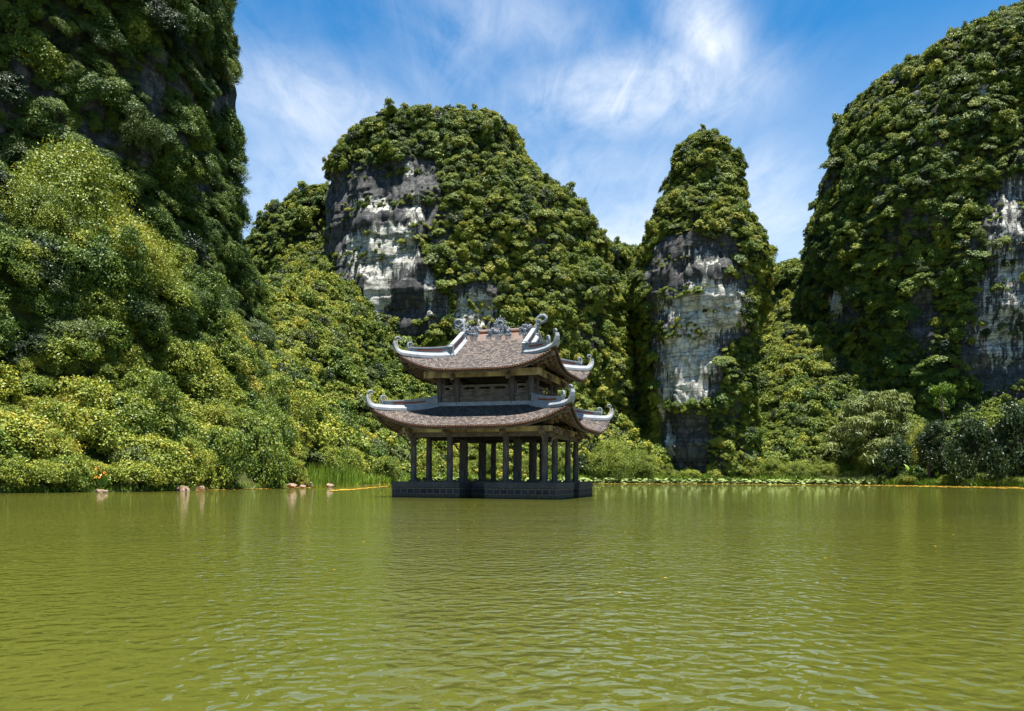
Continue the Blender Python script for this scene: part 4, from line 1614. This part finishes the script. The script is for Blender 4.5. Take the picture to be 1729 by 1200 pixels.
def eave_trim(zf, R, w_col, zb, bm_top):
    """eave board, rafters and the painted fascia of one side, facing -v"""
    B = BM()
    us = np.linspace(-R + 0.25, R - 0.25, 60)
    B.strip([(u, -R + 0.17, float(zf(R, abs(u))) - 0.15) for u in us], (0, 1, 0), (-0.03, 0.03, -0.07, 0.035), WOODX)
    for u in np.arange(-R + 0.55, R - 0.5, 0.32):
        z1 = float(zf(R - 0.2, abs(u))) - 0.20
        w0 = max(w_col, abs(u) * 0.97)
        if R - 0.25 - w0 < 0.15:
            continue
        z0 = float(zf(w0, abs(u))) - 0.20
        L = math.hypot(R - 0.25 - w0, z1 - z0)
        ang = math.atan2(z1 - z0, -(R - 0.25 - w0))
        B.box((u, -(R - 0.25 + w0) / 2, (z0 + z1) / 2), (0.11, L, 0.12), CARVED, rot=Euler((math.pi - ang if False else math.atan2(z0 - z1, R - 0.25 - w0), 0, 0)))
    B.strip([(u, -w_col, zb) for u in np.linspace(-w_col - 0.15, w_col + 0.15, 12)], (0, 1, 0), (-0.07, 0.07, 0.0, bm_top), CREAM)
    return B


lower_roof = bpy.data.objects.new('lower_roof', None)
COL.objects.link(lower_roof); lower_roof.parent = pav
upper_roof = bpy.data.objects.new('upper_roof', None)
COL.objects.link(upper_roof); upper_roof.parent = pav

s0 = link('roof_slope', roof_side(z_low, R1, 3.36, lambda w: w, 0.12, None), lower_roof)
for k in (1, 2, 3):
    dup(s0, None, k * math.pi / 2)
s1 = link('roof_slope', roof_side(z_up, R2, 0.06, lambda w: max(w, G + 0.12), 0.12, None, nw=30), upper_roof)
dup(s1, None, math.pi)
s2 = link('roof_slope', roof_side(z_up, R2, G - 0.1, lambda w: w, 0.12, None), upper_roof)
s2.rotation_euler = (0, 0, math.pi / 2)
dup(s2, None, -math.pi / 2)

e0 = eave_trim(z_low, R1, 5.0, 4.31, 0.34).build('eave', lower_roof)
e1 = eave_trim(z_up, R2, 3.95, 8.04, 0.46).build('eave', upper_roof)
for k in (1, 2, 3):
    dup(e0, None, k * math.pi / 2)
    dup(e1, None, k * math.pi / 2)

# ---- hip ridges with a two part curl at the corner; drawn for the corner (-,-)
D2 = math.sqrt(0.5)


def diag_pt(r, z):
    return (-r, -r, z)


def hip_ridge(zf, R, r_in, wall_h0, wall_h1, zc):
    B = BM()
    side = (D2, -D2, 0)
    rs = np.linspace(r_in, R - 0.28, 22)
    base = [diag_pt(r, float(zf(r, r)) + 0.0) for r in rs]
    tip = [(-0.10, 0.03), (0.02, 0.17), (0.10, 0.38), (0.125, 0.60), (0.10, 0.80)]
    path = base + [diag_pt(R + a, zc + c) for a, c in tip]
    n = len(path)
    tap = [(1, 1)] * len(base) + [(0.92, 0.85), (0.82, 0.72), (0.70, 0.6), (0.58, 0.5), (0.45, 0.42)]
    B.strip(path, side, (-0.25, 0.25, -0.25, 0.25, -0.12, 0.05), PLASTER, tap)
    B.strip(path, side, (-0.25, 0.25, -0.105, 0.105, 0.05, 0.26), PLASTER, tap)
    # yellowed inner face of the curl
    B.strip([diag_pt(R + a - 0.10, zc + c + 0.10) for a, c in tip], side, (-0.10, 0.10, 0.0, 0.075), PLASTER_Y, [(1, 1), (.9, 1), (.8, 1), (.65, .9), (.5, .8)])
    # curl spiral on the tip
    sp = []
    for i in range(15):
        a = math.radians(-20 + i * 30)
        rad = 0.155 - 0.008 * i
        sp.append(diag_pt(R - 0.085 + rad * math.cos(a), zc + 0.93 + rad * math.sin(a)))
    B.tube(sp, [0.068 - 0.0025 * i for i in range(15)], ORNA, 8)
    # wall and capping above the curb
    wr = np.linspace(r_in, R - 0.62, 18)
    wh = [wall_h0 + (wall_h1 - wall_h0) * (i / 17) ** 0.8 for i in range(18)]
    wp = [diag_pt(r, float(zf(r, r)) + 0.22) for r in wr]
    k = B.mi(PLASTER)
    B.strip(wp, side, (-0.10, 0.10, 0.0, 1.0), PLASTER, [(1, h) for h in wh])
    B.strip([(p[0], p[1], p[2] + h) for p, h in zip(wp, wh)], side, (-0.145, 0.145, -0.01, 0.075), PLASTER)
    for s in (-1, 1):
        B.strip([(p[0], p[1], p[2] + h * 0.42) for p, h in list(zip(wp, wh))[4:15]], side, (s * 0.085 if s > 0 else -0.122, 0.122 if s > 0 else -0.085, 0.0, 0.10), INLAY)
    # inner scroll
    sc = [(-0.70, 0.20), (-0.60, 0.30), (-0.55, 0.46), (-0.56, 0.60)]
    pts = [diag_pt(R + a, zc + c) for a, c in sc]
    for i in range(12):
        a = math.radians(10 + i * 32)
        rad = 0.13 - 0.0075 * i
        pts.append(diag_pt(R - 0.70 + rad * math.cos(a), zc + 0.66 + rad * math.sin(a)))
    B.tube(pts, [0.13, 0.105, 0.09, 0.08] + [0.07 - 0.0025 * i for i in range(12)], ORNA, 8)
    return B


h0 = hip_ridge(z_low, R1, 3.36, 0.46, 0.26, 5.92).build('hip_ridge', lower_roof)
h1 = hip_ridge(z_up, R2, G, 0.46, 0.26, 9.60).build('hip_ridge', upper_roof)
for k in (1, 2, 3):
    dup(h0, None, k * math.pi / 2)
    dup(h1, None, k * math.pi / 2)

# ---- verge ridges running up to the ridge ends, gables, main ridge
def verge(su, sv):
    B = BM()
    vs = np.linspace(G + 0.05, 0.12, 14)
    path = [(su * (G + 0.02), sv * v, float(z_up(v, 0))) for v in vs]
    B.strip(path, (1, 0, 0), (-0.27, 0.27, -0.27, 0.27, -0.10, 0.04), PLASTER)
    B.strip(path, (1, 0, 0), (-0.27, 0.27, -0.105, 0.105, 0.04, 0.22), PLASTER)
    B.strip(path, (1, 0, 0), (-0.10, 0.10, 0.20, 0.60), PLASTER)
    B.strip(path, (1, 0, 0), (-0.15, 0.15, 0.60, 0.70), PLASTER)
    for s in (-1, 1):
        B.strip(path[2:-2], (1, 0, 0), (0.085, 0.122, 0.34, 0.44) if s > 0 else (-0.122, -0.085, 0.34, 0.44), INLAY)
    B.box((su * (G + 0.02), sv * (G + 0.07), float(z_up(G, 0)) + 0.36), (0.34, 0.22, 0.78), PLASTER)
    return B.build('verge_ridge', upper_roof)


for su in (-1, 1):
    for sv in (-1, 1):
        verge(su, sv)


def gable(su):
    B = BM()
    u = su * (G - 0.12)
    zb, zt = float(z_up(G, 0)) - 0.1, 11.0
    B.poly([(u, -G + 0.1, zb), (u, G - 0.1, zb), (u, 0, zt)], CARVED, (-su * 0.1, 0, 0))
    for inset, w, pr in ((0.12, 0.22, 0.16), (0.62, 0.20, 0.10)):
        for sv in (-1, 1):
            p0 = Vector((u + su * pr / 2, sv * (G - 0.1 - inset * 1.6), zb + 0.02))
            p1 = Vector((u + su * pr / 2, 0, zt - inset * 1.05))
            d = p1 - p0
            rot = Vector((0, sv, 0)).rotation_difference(d.normalized()) if sv < 0 else Vector((0, 1, 0)).rotation_difference(d.normalized())
            if sv < 0:
                rot = Vector((0, 1, 0)).rotation_difference(d.normalized())
            B.box((p0 + p1) / 2, (pr + 0.012 * (sv > 0), d.length, w), PLASTER, rot=rot.to_euler())
    return B.build('gable', upper_roof)


gable(-1)
gable(1)

b = BM()
b.box((0, 0, 11.26), (2 * G - 0.46, 0.46, 0.52), PINKP)
b.box((0, 0, 11.66), (2 * G - 0.50, 0.26, 0.28), PINKP)
for s in (-1, 1):
    b.box((0, s * 0.134, 11.65), (2 * G - 0.7, 0.02, 0.14), INLAY)
b.box((0, 0, 11.845), (2 * G - 0.46, 0.34, 0.09), PINKP)
ridge = b.build('main_ridge', upper_roof)


def cloud(B, cx, zlo, w, h, seed, n=26):
    r = random.Random(seed)
    for i in range(n):
        x = cx + w * r.uniform(-0.5, 0.5)
        top = h * (1 - 0.55 * abs((x - cx) / (w / 2)) ** 2)
        z = zlo + top * r.random()
        R_ = r.uniform(0.07, 0.12)
        y = r.choice((-1, 1)) * r.uniform(0.17, 0.25)
        pts = []
        a0 = r.uniform(0, 6.28)
        sg = r.choice((-1, 1))
        for k in range(9):
            a = a0 + sg * k * 0.75
            rr = R_ * (1.15 - 0.1 * k)
            pts.append((x + rr * math.cos(a), y, z + rr * math.sin(a)))
        B.tube(pts, 0.045, ORNA, 6)
    bx = []
    for k in range(13):
        t = -0.5 + k / 12
        bx.append((cx + w * t, -0.15, zlo + h * (1 - 0.4 * (2 * t) ** 2) * (0.9 + 0.12 * r.random())))
    B.poly([(cx - w / 2, -0.15, zlo - 0.08)] + bx + [(cx + w / 2, -0.15, zlo - 0.08)], ORNA, (0, 0.3, 0))


for s in (-1, 1):
    b = BM()
    cloud(b, s * 1.98, 11.42, 1.05, 0.78, 5 + s, 36)
    b.build('cloud_ornament', upper_roof)
b = BM()
cloud(b, 0.02, 11.40, 1.72, 0.72, 9, 56)
ring = [(0.02 + 0.22 * math.cos(a), 0, 12.26 + 0.24 * math.sin(a)) for a in [k * math.pi / 9 for k in range(18)]]
b.tube(ring, 0.085, ORNA, 8, closed=True)
for k in range(11):
    a = math.radians(-12 + k * 20.4)
    L = 0.20 + (0.12 if k == 5 else 0.0) + 0.05 * (k % 2)
    p0 = Vector((0.02 + 0.28 * math.cos(a), 0, 12.26 + 0.30 * math.sin(a)))
    d = Vector((math.cos(a), 0, math.sin(a)))
    d2 = Vector((-math.sin(a), 0, math.cos(a)))
    b.tube([p0, p0 + d * L * 0.4 + d2 * 0.035, p0 + d * L * 0.75 - d2 * 0.02, p0 + d * L + d2 * 0.02], [0.065, 0.05, 0.03, 0.008], ORNA, 6)
b.build('sun_ornament', upper_roof)


def finial(s):
    B = BM()
    P = [(2.62, 11.55), (2.72, 11.85), (2.80, 12.10), (2.78, 12.36), (2.84, 12.58), (3.02, 12.70), (3.24, 12.70), (3.40, 12.58), (3.38, 12.40), (3.24, 12.28), (3.06, 12.22), (2.92, 12.14)]
    B.tube([(s * a, 0, z) for a, z in P], [0.20, 0.19, 0.16, 0.14, 0.13, 0.125, 0.12, 0.12, 0.115, 0.11, 0.10, 0.08], ORNA, 9)
    r = random.Random(3)
    for k in range(12):
        x, z = s * r.uniform(2.62, 2.95), r.uniform(11.95, 12.62)
        y = r.choice((-1, 1)) * 0.14
        B.tube([(x + 0.09 * math.cos(a) * (1 - a / 9), y, z + 0.09 * math.sin(a) * (1 - a / 9)) for a in [q * 0.8 for q in range(7)]], 0.04, ORNA, 6)
    return B.build('dragon_finial', upper_roof)


finial(-1)
finial(1)

# ---- corner hip beams, beam ends, braces, tie beams
def hip_beam(zf, R, r0, drop):
    B = BM()
    side = (D2, -D2, 0)
    rs = np.linspace(r0, R - 0.18, 14)
    B.strip([diag_pt(r, float(zf(r, r)) - drop) for r in rs], side, (-0.14, 0.14, -0.16, 0.14), CARVED)
    rs = np.linspace(r0, r0 + (R - r0) * 0.62, 10)
    B.strip([diag_pt(r, float(zf(r, r)) - drop - 0.30) for r in rs], side, (-0.12, 0.12, -0.16, 0.14), CARVED)
    rs = np.linspace(r0, r0 + (R - r0) * 0.32, 6)
    B.strip([diag_pt(r, float(zf(r, r)) - drop - 0.60) for r in rs], side, (-0.10, 0.10, -0.16, 0.14), CARVED)
    # stepped block ends either side of the corner
    for f, dz in ((0.35, 0.34), (0.55, 0.24), (0.75, 0.16)):
        r = r0 + (R - r0) * f
        for a, c in ((0.45, 0), (0, 0.45), (0.95, 0), (0, 0.95)):
            B.box((-r + a, -r + c, float(zf(r, r)) - drop - dz - 0.18 * (a + c)), (0.22, 0.22, 0.24), CARVED, bev=0.03)
    return B


k0 = hip_beam(z_low, R1, 4.5, 0.34).build('hip_beam', pav)
k1 = hip_beam(z_up, R2, 3.2, 0.34).build('hip_beam', pav)
for k in (1, 2, 3):
    dup(k0, pav, k * math.pi / 2)
    dup(k1, pav, k * math.pi / 2)

b = BM()
b.box((0, -CA, 4.20), (2 * CA + 0.9, 0.24, 0.36), WOODX, bev=0.03)
tb = b.build('tie_beam', pav)
b = BM()
b.box((0, -CB, 4.13), (2 * CA - 0.3, 0.30, 0.46), WOOD_D, bev=0.03)
ib = b.build('cross_beam', pav)
b = BM()
b.box((0, -PW, 8.24), (2 * PW + 0.62, 0.26, 0.30), WOODX, bev=0.03)
lb = b.build('lintel', pav)
for k in (1, 2, 3):
    dup(tb, pav, k * math.pi / 2).location = (0, 0, 0.004 * (k % 2))
    dup(ib, pav, k * math.pi / 2).location = (0, 0, 0.004 * (k % 2))
    dup(lb, pav, k * math.pi / 2).location = (0, 0, 0.004 * (k % 2))

b = BM()
b.box((0, -0.55, 0.02), (0.26, 1.05, 0.22), CARVED, bev=0.04)
b.box((0, -1.02, -0.10), (0.30, 0.26, 0.30), CARVED, bev=0.09)
b.box((0, -0.80, 0.20), (0.16, 0.20, 0.18), WOODX, bev=0.03)
be = b.build('beam_end', pav)
first = True
for k in range(4):
    c, s = math.cos(k * math.pi / 2), math.sin(k * math.pi / 2)
    for u, w, z in [(x, CA, 4.34) for x in lines] + [(x, PW, 8.06) for x in (-CB, CB)]:
        L = Vector((c * u + s * w, s * u - c * w, z))
        if first:
            be.location = L
            first = False
        else:
            dup(be, pav, k * math.pi / 2, L)

b = BM()
b.tube([(0, -0.18, 3.42), (0, -0.42, 3.62), (0, -0.46, 3.80), (0, -0.74, 3.98), (0, -0.86, 4.12)], [0.05, 0.07, 0.07, 0.075, 0.06], CARVED, 6)
br = b.build('brace', pav)
first = True
for su in (-1, 1):
    for sv in (-1, 1):
        for rz in ((0 if sv < 0 else math.pi), (math.pi / 2 if su > 0 else -math.pi / 2)):
            L = (su * CA, sv * CA, 0)
            if first:
                br.location = L
                br.rotation_euler = (0, 0, rz)
                first = False
            else:
                dup(br, pav, rz, L)

# ---- upper storey
b = BM()
for k in range(4):
    c, s = round(math.cos(k * math.pi / 2)), round(math.sin(k * math.pi / 2))
    w = 6.90 if k % 2 == 0 else 6.46
    b.box((s * 3.34, -c * 3.34, 6.27), (w, 0.22, 0.30) if k % 2 == 0 else (0.22, w, 0.30), PLASTER)
b.build('roof_curb', pav)
b = BM()
b.box((0, 0, 6.25), (6.4, 6.4, 0.12), WOOD_D)
b.build('upper_floor', pav)
b = BM()
b.box((0, 0, 8.46), (7.0, 7.0, 0.08), WOOD_D)
b.build('upper_ceiling', pav)
b = BM()
b.box((0, 0, 4.52), (9.6, 9.6, 0.06), WOOD_D)
b.build('lower_ceiling', pav)


def post_mesh():
    V, q = [], []
    for i, (rr, z) in enumerate([(0.205, 6.28), (0.205, 7.3), (0.19, 8.42)]):
        for k in range(16):
            a = k * math.pi / 8
            V.append((rr * math.cos(a), rr * math.sin(a), z))
    for i in range(2):
        for k in range(16):
            q.append((i * 16 + k, i * 16 + (k + 1) % 16, i * 16 + 16 + (k + 1) % 16, i * 16 + 16 + k))
    return mesh_np('post', V, q, mats=[WOOD], smooth=True)


pm = post_mesh()
pl = (-PW, -CB, CB, PW)
for i, u in enumerate(pl):
    for j, v in enumerate(pl):
        if i in (0, 3) or j in (0, 3):
            link('post', pm, pav, (u, v, 0))


def panel(w, holes):
    """railing of one bay, centred, facing -v"""
    B = BM()
    B.box((0, 0, 6.63), (w, 0.10, 0.46), WOODX)
    B.box((0, -0.03, 6.905), (w, 0.20, 0.09), WOODX, bev=0.015)
    for s in (-1, 1):
        B.box((s * (w / 2 - 0.06), 0, 7.36), (0.12, 0.11, 0.80), WOOD, bev=0.012)
    iw = w - 0.26
    B.box((0, 0, 7.05), (iw, 0.06, 0.19), WOODX)
    B.box((0, 0, 7.175), (iw, 0.085, 0.055), WOODX)
    B.box((0, 0, 7.555), (iw, 0.085, 0.075), WOODX)
    cw = iw / holes
    k = B.mi(WOODX)
    z0, z1 = 7.205, 7.515
    zm = (z0 + z1) / 2
    for h in range(holes):
        cx = -iw / 2 + cw * (h + 0.5)
        out = [(-.5, .5), (.5, .5), (.5, 0), (.5, -.5), (-.5, -.5), (-.5, 0)]
        inn = [(-.28, .27), (.28, .27), (.42, 0), (.28, -.27), (-.28, -.27), (-.42, 0)]
        for yy in (-0.025, 0.025):
            o = [B.b.verts.new((cx + a * cw, yy, zm + c * (z1 - z0))) for a, c in out]
            i_ = [B.b.verts.new((cx + a * cw, yy, zm + c * (z1 - z0))) for a, c in inn]
            for q in range(6):
                f = B.b.faces.new((o[q], o[(q + 1) % 6], i_[(q + 1) % 6], i_[q]))
                f.material_index = k
            if yy < 0:
                fr = i_
            else:
                for q in range(6):
                    f = B.b.faces.new((fr[q], fr[(q + 1) % 6], i_[(q + 1) % 6], i_[q]))
                    f.material_index = k
    return B


wide = 2 * CB - 0.36
nar = PW - CB - 0.38
pw_ = panel(wide, 3).build('railing_panel', pav, (0, -PW, 0))
pn_ = panel(nar, 1).build('railing_panel', pav, (-(PW + CB) / 2, -PW, 0))
dup(pn_, pav, 0, ((PW + CB) / 2, -PW, 0))
for k in (1, 2, 3):
    c, s = math.cos(k * math.pi / 2), math.sin(k * math.pi / 2)
    for u, o in ((0, pw_), (-(PW + CB) / 2, pn_), ((PW + CB) / 2, pn_)):
        dup(o, pav, k * math.pi / 2, (c * u + s * PW, s * u - c * PW, 0))
